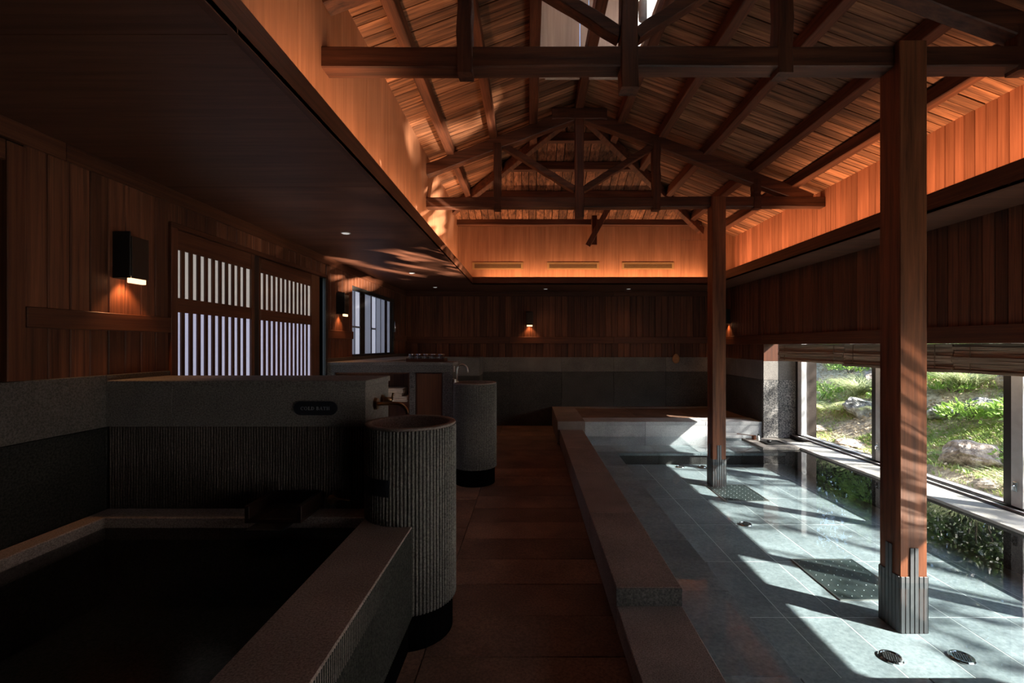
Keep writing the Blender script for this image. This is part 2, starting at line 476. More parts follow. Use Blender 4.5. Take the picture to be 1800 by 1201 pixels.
_bm_cache = {}
def board_mesh(key, wdt, hgt, thk, mat):
    """upright board: x = width, z = height from 0, front face at y = 0 with chamfered long edges"""
    k = (key, round(wdt, 3), round(hgt, 3))
    if k in _bm_cache: return _bm_cache[k]
    c = min(0.004, wdt * .08)
    prof = [(0.0015, thk), (wdt - 0.0015, thk), (wdt - 0.0015, c), (wdt - 0.0015 - c, 0), (0.0015 + c, 0), (0.0015, c)]
    vs = [(x, y, 0) for x, y in prof] + [(x, y, hgt) for x, y in prof]
    fs = [(0, 1, 2, 3, 4, 5), (11, 10, 9, 8, 7, 6)] + [(i, i + 6, (i + 1) % 6 + 6, (i + 1) % 6) for i in range(6)]
    me = bpy.data.meshes.new(key)
    me.from_pydata(vs, [], fs); me.materials.append(mat)
    _bm_cache[k] = me
    return me
RB = random.Random(5)
def boards(parent, side, a0, a1, plane, z0, z1, wdt, mat, name='wall_board', thk=0.014, jit=0.0025):
    """a run of upright boards; side: 'L' faces +x, 'R' faces -x, 'B' faces -y"""
    n = max(1, round((a1 - a0) / wdt)); wd = (a1 - a0) / n
    me = board_mesh(name, wd, z1 - z0, thk, mat)
    for i in range(n):
        o = link(bpy.data.objects.new(name, me))
        j = RB.uniform(0, jit)
        if side == 'B':
            o.location = (a0 + i * wd, plane - thk - j, z0)
        elif side == 'L':       # local x -> +y, local -y(front) -> +x
            o.rotation_euler = (0, 0, PI / 2); o.location = (plane + thk + j, a0 + i * wd, z0)
        else:
            o.rotation_euler = (0, 0, -PI / 2); o.location = (plane - thk - j, a0 + (i + 1) * wd, z0)
        o.parent = parent
def piece(parent, name, mat, x0, x1, y0, y1, z0, z1, bev=0.0):
    return obj(name, B(x0, x1, y0, y1, z0, z1, bev), mat, parent,
               origin=((x0 + x1) / 2, (y0 + y1) / 2, z0))

# ------------------------------------------------------------------ dimensions (x right, y away, z up)
XL = -2.01          # left wall
XR = 3.04           # right wall, upper part
YB = 7.55           # back wall
YN = -2.0           # wall behind the camera
ZC = E + 0.866      # soffit underside
ZL = E + 0.975      # top of soffit lip
XSL, XSR, YSB = -0.814, 2.62, 6.66    # soffit lips
XUL, YUB = -1.07, 6.90                # upper walls
XG = 3.47           # window plane
WZ = E - 1.186      # pool water level
RX, RZ, RS = 0.51, E + 2.54, 0.373    # ridge and roof slope
YA = 4.87           # start of the hip
def zr(x): return RZ - RS * abs(x - RX)

# ------------------------------------------------------------------ floor
fl = struct('floor', B(XL - .3, 0.40, YN, YB + .3, -0.12, -0.022), M_void, 'brown stone slab corridor floor between the baths')
rf = random.Random(2)
y = -0.45 + 0.0
yy = 2.538 - 0.297 * 8
while yy < YB - 0.02:
    y1 = min(yy + 0.297, YB)
    piece(fl, 'floor_slab', M_slab, -0.442, 0.42, yy + .002, y1 - .002, -0.03, rf.uniform(-0.0015, 0.0015), 0.002)
    yy += 0.297
yy = -0.4
while yy < YB - .02:
    y1 = min(yy + 0.62, YB)
    piece(fl, 'floor_slab', M_slab, -1.04, -0.446, yy + .002, y1 - .002, -0.03, rf.uniform(-0.001, 0.001), 0.002)
    piece(fl, 'floor_slab', M_slab, -2.01, -1.044, yy + .002, y1 - .002, -0.03, rf.uniform(-0.001, 0.001), 0.002)
    yy += 0.62

# ------------------------------------------------------------------ left wall
ZW = E - 0.14       # top of stone wainscot, left
DZ0, DZ1 = E + 0.069, E + 0.153   # dado rail
DY0, DY1 = 2.63, 4.53             # lattice door opening
WY0, WY1 = 5.25, 6.87             # window opening
DH = E + 0.657
WH, WS = E + 0.672, E - 0.128
D2 = 1.79                         # dark doorway near the camera ends here
bmw = bmesh.new()
T = 0.12
box(bmw, XL - T, XL, 1.82, DY0, 0, ZC + .2)
box(bmw, XL - T, XL, DY0, DY1, DH, ZC + .2)
box(bmw, XL - T, XL, DY1, WY0, 0, ZC + .2)
box(bmw, XL - T, XL, WY0, WY1, WH, ZC + .2)
box(bmw, XL - T, XL, WY0, WY1, 0, WS)
box(bmw, XL - T, XL, WY1, YB + T, 0, ZC + .2)
box(bmw, XL - T, XL, YN, 0.75, 0, ZC + .2)
box(bmw, XL - T, XL, 0.75, 1.82, E + .75, ZC + .2)
box(bmw, XL - T, XL, 0.75, 1.82, 0, ZW)
wall_left = struct('wall_left', bmw, M_deck, 'left wall of dark upright boards over a stone wainscot')
ZT = E + 0.79       # crown trim bottom
boards(wall_left, 'L', 1.84, DY0 - .05, XL, DZ1, ZT, 0.098, M_board)
boards(wall_left, 'L', 1.84, DY0 - .05, XL, ZW, DZ0, 0.098, M_board)
boards(wall_left, 'L', DY0 - .05, DY1 + .03, XL, DH + .03, ZT, 0.098, M_board)
boards(wall_left, 'L', DY1 + .05, WY0, XL, DZ1, ZT, 0.098, M_board)
boards(wall_left, 'L', DY1 + .05, WY0, XL, ZW - .05, DZ0, 0.098, M_board)
boards(wall_left, 'L', WY0, WY1, XL, WH, ZT, 0.098, M_board)
boards(wall_left, 'L', WY1, YB, XL, DZ1, ZT, 0.098, M_board)
boards(wall_left, 'L', WY1, YB, XL, ZW - .05, DZ0, 0.098, M_board)
for a, b_ in ((1.84, DY0 - .05), (DY1 + .05, WY0), (WY1, YB)):
    piece(wall_left, 'dado_rail', M_trimw['y'], XL, XL + .03, a, b_, DZ0, DZ1, .003)
yy = 0.4
for a, b_ in ((YN, 2.0), (2.0, 4.0), (4.0, 6.0), (6.0, YB)):
    piece(wall_left, 'crown_trim', M_trimw['y'], XL, XL + .026, a, b_ - .002, ZT, ZC, .002)
# stone wainscot panels
for a, b_ in ((-0.5, 0.75), (0.75, 1.5), (1.5, 2.19), (2.19, DY0 - .05), (DY1, WY0), (WY0, 6.1), (6.1, YB)):
    top = ZW if b_ < WY0 else WS
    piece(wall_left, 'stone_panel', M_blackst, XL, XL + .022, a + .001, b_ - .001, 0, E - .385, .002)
    piece(wall_left, 'stone_band', M_leftshade, XL, XL + .024, a + .001, b_ - .001, E - .383, top - .001, .002)

# dark doorway at the near end of the left wall
d2 = sroot('door_1', 'dark doorway at the near end of the left wall')
piece(d2, 'door_jamb', M_trimw['z'], XL - .1, XL + .035, 1.765, 1.83, ZW, ZC - .09, .003)
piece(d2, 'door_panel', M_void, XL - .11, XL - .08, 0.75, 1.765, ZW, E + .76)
piece(d2, 'door_header', M_trimw['y'], XL - .1, XL + .03, 0.7, 1.765, E + .70, E + .78, .003)

# ------------------------------------------------------------------ lattice sliding doors
dr = sroot('door_2', 'pair of wooden lattice sliding doors lit from behind')
piece(dr, 'door_jamb', M_trimw['z'], XL - .12, XL + .03, DY0 - .05, DY0, 0, DH, .003)
piece(dr, 'door_jamb', M_black, XL - .12, XL + .03, DY1 - .0, DY1 + .05, 0, DH, .003)
piece(dr, 'door_header', M_trimw['y'], XL - .12, XL + .03, DY0 - .05, DY1 + .05, DH, DH + .03, .003)
piece(dr, 'meeting_post', M_black, XL - .11, XL + .004, 3.40, 3.46, 0, DH, .002)
def lattice(y0, y1, nslot, s0, s1, xo, label):
    rt = obj('door_leaf', B(xo - .006, xo, y0 + .03, y1 - .03, 0.1, DH - .02), M_deck, dr, origin=(xo, y0, 0))
    rt['label'] = label
    # stiles and rails
    f = bmesh.new()
    box(f, xo, xo + .012, y0, s0 - .018, 0.03, DH)
    box(f, xo, xo + .016, s1, y1, 0.03, DH)
    obj('stile', f, M_lattice, rt)
    for z0, z1 in ((E + .545, DH), (E + .188, E + .27), (0.03, 0.16)):
        obj('rail', B(xo, xo + .014, s0 - .018, s1, z0, z1, .002), M_trimw['y'], rt)
    obj('paper_upper', B(xo - .001, xo + .002, s0 - .018, s1, E + .27, E + .545), M_paperhi, rt)
    obj('paper_lower', B(xo - .001, xo + .002, s0 - .018, s1, 0.16, E + .188), M_paperlo, rt)
    pitch = (s1 - s0 + .0) / (nslot - .42)
    for i in range(nslot - 1):
        a = s0 + pitch * (i + .39)
        b_ = s0 + pitch * (i + 1.0) - .010 * a / 2.0
        # slats: deep enough to show a flank in the slanting view
        for z0, z1 in ((E + .27, E + .545), (0.16, E + .188)):
            obj('slat', B(xo + .002, xo + .012, a, b_, z0, z1), M_lattice, rt)
lattice(2.63, 3.395, 11, 2.663, 3.357, XL - .008, 'near lattice leaf with eleven light slots')
lattice(3.465, 4.47, 12, 3.52, 4.305, XL - .020, 'far lattice leaf with twelve light slots')

# ------------------------------------------------------------------ left window
wn1 = sroot('window_1', 'dark framed window high in the left wall beside the counter')
piece(wn1, 'window_frame', M_alud, XL - .1, XL + .02, WY0, WY1, WH - .05, WH, .003)
piece(wn1, 'window_frame', M_alud, XL - .1, XL + .02, WY0, WY1, WS, WS + .025, .003)
piece(wn1, 'window_frame', M_alud, XL - .1, XL + .01, WY0, WY0 + .012, WS, WH, .002)
piece(wn1, 'window_frame', M_alud, XL - .1, XL + .02, WY1 - .06, WY1, WS, WH, .003)
z0, z1 = WS + .025, WH - .05
xp = XL - .008
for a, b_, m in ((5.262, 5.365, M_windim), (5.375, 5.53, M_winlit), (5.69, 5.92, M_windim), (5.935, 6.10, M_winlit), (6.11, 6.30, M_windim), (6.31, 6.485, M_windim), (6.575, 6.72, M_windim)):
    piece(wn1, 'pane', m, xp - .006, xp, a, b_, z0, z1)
for a, b_, m, d in ((5.365, 5.375, M_bluef, .01), (5.53, 5.685, M_alud, .012), (5.92, 5.935, M_alud, .012),
                    (6.10, 6.11, M_bluef, .01), (6.30, 6.31, M_bluef, .01), (6.485, 6.57, M_alud, .012), (6.72, 6.80, M_alud, .012)):
    piece(wn1, 'sash_stile', m, xp - .01, xp + d, a, b_, z0, z1, .002)
for a, b_ in ((5.262, 5.53), (5.935, 6.10)):
    piece(wn1, 'glazing_bar', M_bluef, xp + .0005, xp + .008, a, b_, E + .20, E + .222, .002)
hb = bmesh.new()
tube(hb, [(XL + .02, 6.80, E + .20), (XL + .05, 6.80, E + .20)], .008)
tube(hb, [(XL + .05, 6.80, E + .19), (XL + .05, 6.80, E + .35)], .010)
obj('window_handle', hb, M_chrome, wn1, smooth=True)

# ------------------------------------------------------------------ back wall
wall_back = struct('wall_back', B(XL - T, XR + .8, YB, YB + T, 0, ZC + .2), M_deck, 'far wall of dark upright boards above a grey stone wainscot')
BZ0, BZ1 = E + 0.028, E + 0.134
ZWB, ZBB = E - 0.193, E - 0.428
boards(wall_back, 'B', XL, XR, YB, BZ1, ZT, 0.10, M_board)
boards(wall_back, 'B', XL, XR, YB, ZWB, BZ0, 0.10, M_board)
for i in range(3):
    a = XL + i * (XR - XL) / 3
    piece(wall_back, 'dado_rail', M_trimw['x'], a, a + (XR - XL) / 3 - .002, YB - .035, YB, BZ0, BZ1, .003)
    piece(wall_back, 'crown_trim', M_trimw['x'], a, a + (XR - XL) / 3 - .002, YB - .026, YB, ZT, ZC, .002)
for i in range(6):
    a = XL + i * (XR - XL) / 6; b_ = a + (XR - XL) / 6
    piece(wall_back, 'stone_panel', M_darkst, a + .0015, b_ - .0015, YB - .022, YB, 0, ZBB - .002, .002)
    piece(wall_back, 'stone_band', M_lightst, a + .001, b_ - .001, YB - .026, YB, ZBB, ZWB, .002)

# ------------------------------------------------------------------ right wall
LZ = E + 0.012       # underside of the lintel over the long low window
bmw = bmesh.new()
box(bmw, XR, XR + T, YN, 6.05, LZ, E + 1.62)
box(bmw, XR, XR + T, 6.05, YB + T, 0, E + 1.62)
WTOP = 1.86
box(bmw, XR + T, XG + .25, YN, 6.05, WTOP, WTOP + .14)      # top of the window recess, hidden behind the boards
box(bmw, XG + .12, XG + .25, YN, 6.05, WTOP, E + 1.5)
box(bmw, XR + T, XG + .25, 6.05, 6.35, 0, E + 1.5)   # pier
wall_right = struct('wall_right', bmw, M_deck, 'right wall of dark boards above the low garden window')
boards(wall_right, 'R', -0.2, YB, XR, BZ1, ZC, 0.085, M_board)
boards(wall_right, 'R', 6.05, YB, XR, ZWB, BZ0, 0.09, M_board)
for a, b_ in ((-.2, 2.0), (2.0, 4.0), (4.0, 6.05), (6.05, YB)):
    piece(wall_right, 'dado_rail', M_trimw['y'], XR - .03, XR, a, b_ - .002, LZ, BZ1, .003)
for a, b_ in ((6.05, 6.8), (6.8, YB)):
    piece(wall_right, 'stone_panel', M_darkst, XR - .022, XR, a + .001, b_ - .001, 0.29, ZBB - .02, .002)
    piece(wall_right, 'stone_band', M_lightst, XR - .024, XR, a + .001, b_ - .001, ZBB - .018, ZWB, .002)
piece(wall_right, 'pier_panel', M_pebble, XR - .022, XG + .02, 6.02, 6.05, WZ - .3, E - .452, .002)
piece(wall_right, 'pier_band', M_lightst, XR - .022, XG + .02, 6.02, 6.05, E - .45, E - .207, .002)
piece(wall_right, 'pier_board', M_trimw['z'], XR - .02, XG + .02, 6.02, 6.05, E - .207, LZ + .3, .002)

# upper walls
wul = struct('wall_upper_left', B(XUL - .1, XUL, YN, YUB + .1, ZC + .02, E + 2.05), M_deck, 'smooth warm plywood wall rising above the left soffit')
yy = -0.6
while yy < YUB - .05:
    piece(wul, 'wall_panel', M_ply, XUL - .002, XUL + .012, yy + .0008, min(yy + .91, YUB) - .0008, ZC + .02, zr(XUL) + .01, .001)
    yy += .91
wub = struct('wall_upper_back', B(XUL, XR + .1, YUB, YUB + .1, ZC + .02, E + 2.0), M_deck, 'warm lit plywood wall with three long vents at the far end')
for a, b_ in ((XUL, 0.0), (0.0, 1.1), (1.1, 2.235), (2.235, 2.62), (2.62, XR)):
    if a > 2.2 and b_ < 2.7:
        piece(wub, 'wall_panel', M_ply, a + .001, b_ - .001, YUB - .012, YUB, ZC + .02, E + 1.553, .001)
        piece(wub, 'wall_panel', M_ply, a + .001, b_ - .001, YUB - .012, YUB, E + 1.557, E + 1.84, .001)
    else:
        piece(wub, 'wall_panel', M_ply, a + .0008, b_ - .0008, YUB - .012, YUB, ZC + .02, E + 1.84, .001)
wur = struct('wall_upper_right', B(XR + T, XR + T + .02, YN, YUB, ZC + .02, E + 1.62), M_deck, 'warm cedar board wall rising above the right soffit')
boards(wur, 'R', 1.2, YUB - .012, XR, ZC + .02, zr(XR) + .015, 0.076, M_cedar)

# ------------------------------------------------------------------ soffits (lower ceiling) with lips
ceil = sroot('ceiling', 'dark flat wooden soffit running round the left far and right sides')
yy = -1.2
while yy < YB - .01:
    y1 = min(yy + 1.25, YB)
    piece(ceil, 'soffit_panel', M_soffit, XL, XSL, yy + .001, y1 - .001, ZC, ZC + .02, .001)
    yy += 1.25
piece(ceil, 'soffit_panel', M_soffit, XSL, 0.9, YSB, YB, ZC, ZC + .02, .001)
piece(ceil, 'soffit_panel', M_soffit, 0.902, XSR, YSB, YB, ZC, ZC + .02, .001)
yy = -1.2
while yy < YB - .01:
    y1 = min(yy + 1.25, YB)
    piece(ceil, 'soffit_panel', M_soffit, XSR, XR, yy + .001, y1 - .001, ZC, ZC + .02, .001)
    yy += 1.25
piece(ceil, 'soffit_lip', M_trimw['y'], XSL - .03, XSL, -1.2, YSB + .03, ZC - .001, ZL, .002)
piece(ceil, 'soffit_lip', M_trimw['y'], XSR, XSR + .03, -1.2, YSB + .03, ZC - .001, ZL + .02, .002)
piece(ceil, 'soffit_lip', M_trimw['x'], XSL, XSR, YSB, YSB + .03, ZC - .001, ZL, .002)

# ------------------------------------------------------------------ roof boards, deck, purlins
roof = sroot('roof', 'pitched hipped roof lined with weathered narrow boards on purlins')
OX0, OX1, OY = 0.075, 0.945, 4.19      # opening under the roof monitor
dk = bmesh.new()
def slab(bm, pts, t=0.05, off=0.022):
    lo = [bm.verts.new((p[0], p[1], p[2] + off)) for p in pts]
    hi = [bm.verts.new((p[0], p[1], p[2] + off + t)) for p in pts]
    n = len(pts)
    bm.faces.new(lo[::-1]); bm.faces.new(hi)
    for i in range(n):
        bm.faces.new((lo[i], lo[(i + 1) % n], hi[(i + 1) % n], hi[i]))
P = lambda x, y: (x, y, zr(x))
def hipz(y): return RZ - RS * (y - YA)
slab(dk, [P(XUL - .2, YN), P(OX0, YN), P(OX0, OY), P(XUL - .2, OY)])
slab(dk, [P(OX1, YN), P(XG + .5, YN), P(XG + .5, OY), P(OX1, OY)])
slab(dk, [P(OX0, YN), P(RX, YN), P(RX, 1.02), P(OX0, 1.02)])
slab(dk, [P(RX, YN), P(OX1, YN), P(OX1, 1.02), P(RX, 1.02)])
slab(dk, [P(XUL - .2, OY), P(RX, OY), P(RX, YA), P(XUL - .2, YA + (RX - XUL + .2))])
slab(dk, [P(RX, OY), P(XG + .5, OY), P(XG + .5, YA + (XG + .5 - RX)), P(RX, YA)])
yh = YA + RX - XUL + .2
slab(dk, [(RX, YA, RZ), (XG + .5, YA + XG + .5 - RX, zr(XG + .5)), (XUL - .2, YA + XG + .5 - RX, zr(XG + .5)), (XUL - .2, yh, zr(XUL - .2))])
obj('roof_deck', dk, M_deck, roof)
rr = random.Random(11)
def roof_board(side, y0, y1, da, db, d1):
    """side -1 left, +1 right; da, db distance of the upper end from the ridge at y0, y1; d1 the eave"""
    L = math.hypot(1, RS)
    ca, sa = 1 / L, RS / L
    t = 0.018
    drop = rr.uniform(0, .004)
    ox, oz = RX + side * da, RZ - RS * da
    me = bpy.data.meshes.new('roof_board')
    wv = y1 - y0
    la, lb = (d1 - da) * L, (d1 - da) * L
    sb = (db - da) * L
    vs = [(0, 0, 0), (la, 0, 0), (la, wv, 0), (sb, wv, 0), (0, 0, t), (la, 0, t), (la, wv, t), (sb, wv, t)]
    fs = [(0, 3, 2, 1), (4, 5, 6, 7), (0, 1, 5, 4), (1, 2, 6, 5), (2, 3, 7, 6), (3, 0, 4, 7)]
    if side < 0:
        vs = [(-x, yv, zv) for x, yv, zv in vs]
        fs = [f[::-1] for f in fs]
    me.from_pydata(vs, [], fs); me.materials.append(M_roof)
    o = link(bpy.data.objects.new('roof_board', me))
    o.location = (ox, y0, oz - drop)
    o.rotation_euler = (0, math.atan(RS) * (1 if side > 0 else -1), 0)
    o.parent = roof
for side, eave in ((-1, RX - XUL + .01), (1, XR - RX + .01)):
    yy = 1.25
    while yy < YUB:
        wv = rr.uniform(0.075, 0.108)
        y1 = min(yy + wv, YUB)
        g = rr.uniform(.004, .011)
        if yy < OY:
            da = db = (RX - OX0) + .0
        elif yy < YA:
            da = db = 0.0
        else:
            da, db = yy - YA, y1 - g - YA
        if da < eave - .03:
            roof_board(side, yy, y1 - g, da, min(db, eave - .01), eave)
        yy = y1
xx = XUL
while xx < RX + (YUB - YA) - .02:
    wv = rr.uniform(0.085, 0.12)
    x1 = min(xx + wv, RX + (YUB - YA))
    g = rr.uniform(.004, .011)
    ya, yb = YA + abs(xx - RX), YA + abs(x1 - g - RX)
    ya = min(ya, YUB - .005); yb = min(yb, YUB - .005)
    dz = rr.uniform(0, .004)
    pts = [(xx, ya), (x1 - g, yb), (x1 - g, YUB), (xx, YUB)]
    bm = bmesh.new()
    lo = [bm.verts.new((p[0], p[1], hipz(p[1]) - dz)) for p in pts]
    hi = [bm.verts.new((p[0], p[1], hipz(p[1]) - dz + .018)) for p in pts]
    bm.faces.new(lo); bm.faces.new(hi[::-1])
    for i in range(4): bm.faces.new((lo[i], hi[i], hi[(i + 1) % 4], lo[(i + 1) % 4]))
    obj('roof_board', bm, M_hip, roof, origin=((xx + x1) / 2, ya, hipz(ya)))
    xx = x1
PD = 0.098
rb = random.Random(8)
for px, wp in ((-0.81, .078), (-0.37, .08), (0.04, .085), (0.94, .08), (1.36, .08), (1.82, .085), (2.31, .09), (2.72, .09)):
    ye = min(YA + abs(px - RX), YUB - .01)
    zc = zr(px) - PD / 2
    tilt = (math.copysign(RS, RX - px), 0, 1)
    obj('purlin', BAR((px, 1.2, zc), (px, ye, zc), wp, PD, up=(-RS if px > RX else RS, 0, 1) if False else (0, 0, 1), rough=.004, seg=8, rng=rb), M_beam['y'], roof, origin=(px, 1.2, zc))
obj('ridge_beam', BAR((RX, 1.0, RZ - .06), (RX, YA + .03, RZ - .06), .085, .12, rough=.004, seg=8, rng=rb), M_beam['y'], roof)
for py in (5.27, 5.70, 6.2):
    d = py - YA
    obj('hip_purlin', BAR((max(XUL, RX - d), py, hipz(py) - .05), (RX + d, py, hipz(py) - .05), .08, .095, rough=.004, seg=6, rng=rb), M_beam['x'], roof)
obj('wall_plate', BAR((XUL, 6.82, E + 1.795), (2.5, 6.82, E + 1.795), .1, .10, rough=.003, seg=6, rng=rb), M_beam['x'], roof)
for sx, de in ((1, 2.03), (-1, 1.58)):
    obj('hip_rafter', BAR((RX + sx * .05, YA + .05, RZ - .1), (RX + sx * de, YA + de, RZ - RS * de - .1), .075, .11, rough=.004, seg=6, rng=rb), M_beam['y'], roof)
obj('hanging_post', BAR((0.93, 6.72, E + 1.44), (0.93, 6.72, E + 1.86), .075, .075, up=(0, 1, 0)), M_beam['z'], roof)
obj('hanging_brace', BAR((0.82, 6.60, E + 1.40), (1.14, 6.60, E + 1.98), .075, .085, up=(0, 1, 0), rough=.003, seg=4, rng=rb), M_beam['z'], roof)

# ------------------------------------------------------------------ roof monitor (raised lantern with clerestory windows)
mon = sroot('roof_monitor', 'pale lined roof lantern with clerestory window strip above the ridge')
MY0, MY1 = 1.0, OY
MZ0, MZ1 = E + 2.40, E + 3.25
M_pale = wood('pale_lining_wood', (0.42, 0.30, 0.24), (0.52, 0.40, 0.33), 'z', 0.6, 0.05, fine=50, bump=.08)
piece(mon, 'lining_panel', M_pale, OX0 - .02, .45, MY1, MY1 + .03, MZ0 + .0, MZ1 + .25, .002)
piece(mon, 'lining_panel', M_pale, .456, .53, MY1, MY1 + .03, MZ0 + .12, MZ1 + .25, .002)
piece(mon, 'lining_panel', M_pale, .536, OX1 + .02, MY1, MY1 + .03, MZ0 + .0, MZ1 + .25, .002)
piece(mon, 'lining_panel', M_pale, OX0 - .03, OX0, MY0, MY1, MZ0 - .05, MZ1, .002)
piece(mon, 'lining_panel', M_pale, OX0 - .03, OX1 + .05, MY0 - .03, MY0, MZ0 - .05, MZ1 + .25, .002)
piece(mon, 'window_sill', M_pale, OX1, OX1 + .05, MY0, MY1, MZ0 - .05, MZ0 + .16, .002)
piece(mon, 'window_head', M_pale, OX1, OX1 + .05, MY0, MY1, MZ1 - .1, MZ1, .002)
for a in (MY0, 2.05, 3.1, MY1 - .05):
    piece(mon, 'window_post', M_alu, OX1, OX1 + .045, a, a + .05, MZ0 + .16, MZ1 - .1, .002)
for a in (MY0 + .05, 2.10, 3.15):
    piece(mon, 'pane', M_frost, OX1 + .02, OX1 + .026, a, a + .97, MZ0 + .16, MZ1 - .1)
mr_ = bmesh.new()
slab(mr_, [(OX0 - .15, MY0 - .15, MZ1 + .0), (RX, MY0 - .15, MZ1 + .16), (RX, MY1 + .15, MZ1 + .16), (OX0 - .15, MY1 + .15, MZ1)], .04, 0)
slab(mr_, [(RX, MY0 - .15, MZ1 + .16), (OX1 + .2, MY0 - .15, MZ1), (OX1 + .2, MY1 + .15, MZ1), (RX, MY1 + .15, MZ1 + .16)], .04, 0)
obj('lantern_roof', mr_, M_pale, mon)
ac = bmesh.new()
lathe(ac, [(.0, 0), (.028, .0), (.03, .01), (.03, .13), (.024, .14), (.02, .16), (.0, .16)], (0.80, 3.3, E + 2.30), 16, False, False)
tube(ac, [(0.80, 3.3, E + 2.46), (.82, 3.3, E + 2.5), (.86, 3.3, E + 2.5), (.93, 3.3, E + 2.55)], .008)
obj('window_opener', ac, M_alu, mon, smooth=True)

# ------------------------------------------------------------------ trusses
def truss(yc, name, label, outer):
    r = root(name, (RX, yc, E + 1.42), label, 'truss', 'roof trusses')
    rg = random.Random(int(yc * 10))
    ro = dict(rough=.0035, seg=10, rng=rg)
    obj('tie_beam', BAR((XUL, yc, E + 1.464), (XR - .015, yc, E + 1.47), .105, .105, **ro), M_truss['x'], r)
    ct = .06
    for sgn, xe in ((-1, XUL), (1, 2.89)):
        d = abs(xe - RX)
        obj('rafter', BAR((RX + sgn * .02, yc, RZ - PD - ct), (xe, yc, RZ - RS * d - PD - ct), .10, .12, **ro), M_truss['x'], r)
    obj('apex_block', BAR((RX - .28, yc - .012, RZ - PD - .075), (RX + .28, yc - .012, RZ - PD - .075), .11, .11, **ro), M_truss['x'], r)
    zk = lambda x: zr(x) - PD - .06
    obj('king_post', BAR((RX, yc - .012, E + 1.31), (RX, yc - .012, zk(RX) - .03), .088, .09, up=(0, 1, 0), **ro), M_truss['z'], r)
    for qx in (-.33, 1.30):
        obj('queen_post', BAR((qx, yc - .014, E + 1.385), (qx, yc - .014, zk(qx)), .078, .085, up=(0, 1, 0), **ro), M_truss['z'], r)
    obj('queen_post', BAR((outer, yc - .014, E + 1.40), (outer, yc - .014, zk(outer)), .075, .08, up=(0, 1, 0), **ro), M_truss['z'], r)
    obj('brace', BAR((-.29, yc, E + 2.07), (.47, yc, E + 1.60), .06, .075, up=(0, 1, 0), **ro), M_truss['x'], r)
    obj('brace', BAR((1.26, yc, E + 2.05), (.55, yc, E + 1.60), .06, .075, up=(0, 1, 0), **ro), M_truss['x'], r)
    return r
truss(2.42, 'roof_truss', 'dark roof truss crossing overhead nearest, carried by the front column', 2.52)
truss(4.82, 'roof_truss', 'far roof truss complete with braces and posts, carried by the rear column', 2.33)

# ------------------------------------------------------------------ columns standing in the pool
FZ = E - 1.44       # pool floor
def column(x0, y0, wd, ztop, label):
    r = root('wooden_column', (x0 + wd / 2, y0 + wd / 2, FZ), label, 'column', 'columns standing in the pool')
    obj('shaft', B(x0, x0 + wd, y0, y0 + wd, FZ, ztop, .004), M_col, r, origin=(x0 + wd / 2, y0 + wd / 2, FZ))
    e = .003
    zs = E - 1.156
    obj('sleeve', B(x0 - e, x0 + wd + e, y0 - e, y0 + wd + e, FZ, zs - .004), M_black, r)
    n = 6; p = wd / n
    for face in 'FLRB':
        for i in range(n):
            a, b_ = i * p + .002, (i + 1) * p - .0025
            zt = E - 1.013 if i in (2, 3) else zs
            t = .006
            if face == 'F': bb = B(x0 + a, x0 + b_, y0 - t, y0 - .001, FZ, zt, .001)
            elif face == 'B': bb = B(x0 + a, x0 + b_, y0 + wd + .001, y0 + wd + t, FZ, zt, .001)
            elif face == 'L': bb = B(x0 - t, x0 - .001, y0 + a, y0 + b_, FZ, zt, .001)
            else: bb = B(x0 + wd + .001, x0 + wd + t, y0 + a, y0 + b_, FZ, zt, .001)
            obj('base_strip', bb, M_strap, r)
    return r
column(1.85, 2.33, .137, E + 1.526, 'nearest square wooden column rising from the pool water')
column(1.85, 4.72, .137, E + 1.51, 'rear square wooden column standing in the pool near its far end')

# ------------------------------------------------------------------ pool
pool = sroot('pool_basin', 'shallow stone bathing pool with grey green tiled floor')
PX0, PX1, PY1 = 0.689, 3.08, 6.05
obj('pool_bed', B(0.45, 3.6, YN, PY1 + .1, FZ - .12, FZ - .0006), M_grout, pool)
jx = [1.06 + .29 * i for i in range(8)]
jy = [1.83 + .637 * i for i in range(7)]
rt_ = random.Random(4)
GR = [((1.757, 2.15), (2.635, 3.12)), ((1.81, 2.20), (4.30, 4.79))]
for i in range(7):
    for j in range(6):
        o = piece(pool, 'floor_tile', M_tile, jx[i] + .003, jx[i + 1] - .003, jy[j] + .003, jy[j + 1] - .003, FZ - .02, FZ + rt_.uniform(0, .0006), .0004)
SB = E - 1.30
for j in range(-2, 7):
    a = 1.83 + .637 * j; b_ = min(a + .637, PY1)
    piece(pool, 'seat_slab', M_tile, PX0 - .02, 1.055, a + .0008, b_ - .0008, FZ, SB, .003)
for i in range(4):
    a = 1.057 + i * .5; b_ = min(a + .5, PX1)
    piece(pool, 'seat_slab', M_tile, a + .0008, b_ - .0008 + (.03 if i == 3 else 0), 5.61, PY1, SB - .03, SB, .003)
    piece(pool, 'shaded_seat_riser', M_darkst, a + .0008, b_ - .0008 + (.03 if i == 3 else 0), 5.63, 5.70, FZ, SB - .031, .002)  # dark stone puts the shade below the seat slab into the colour
    piece(pool, 'seat_slab', M_tile, a + .0008, b_ - .0008 + (.03 if i == 3 else 0), 0.3, 1.825, FZ, SB, .003)
obj('pool_side', B(PX1, PX1 + .1, YN, PY1, FZ, WZ + .0), M_darkst, pool)
obj('pool_side', B(3.2, XG + .25, YN, 6.05, -0.5, WZ - .012), M_darkst, pool)
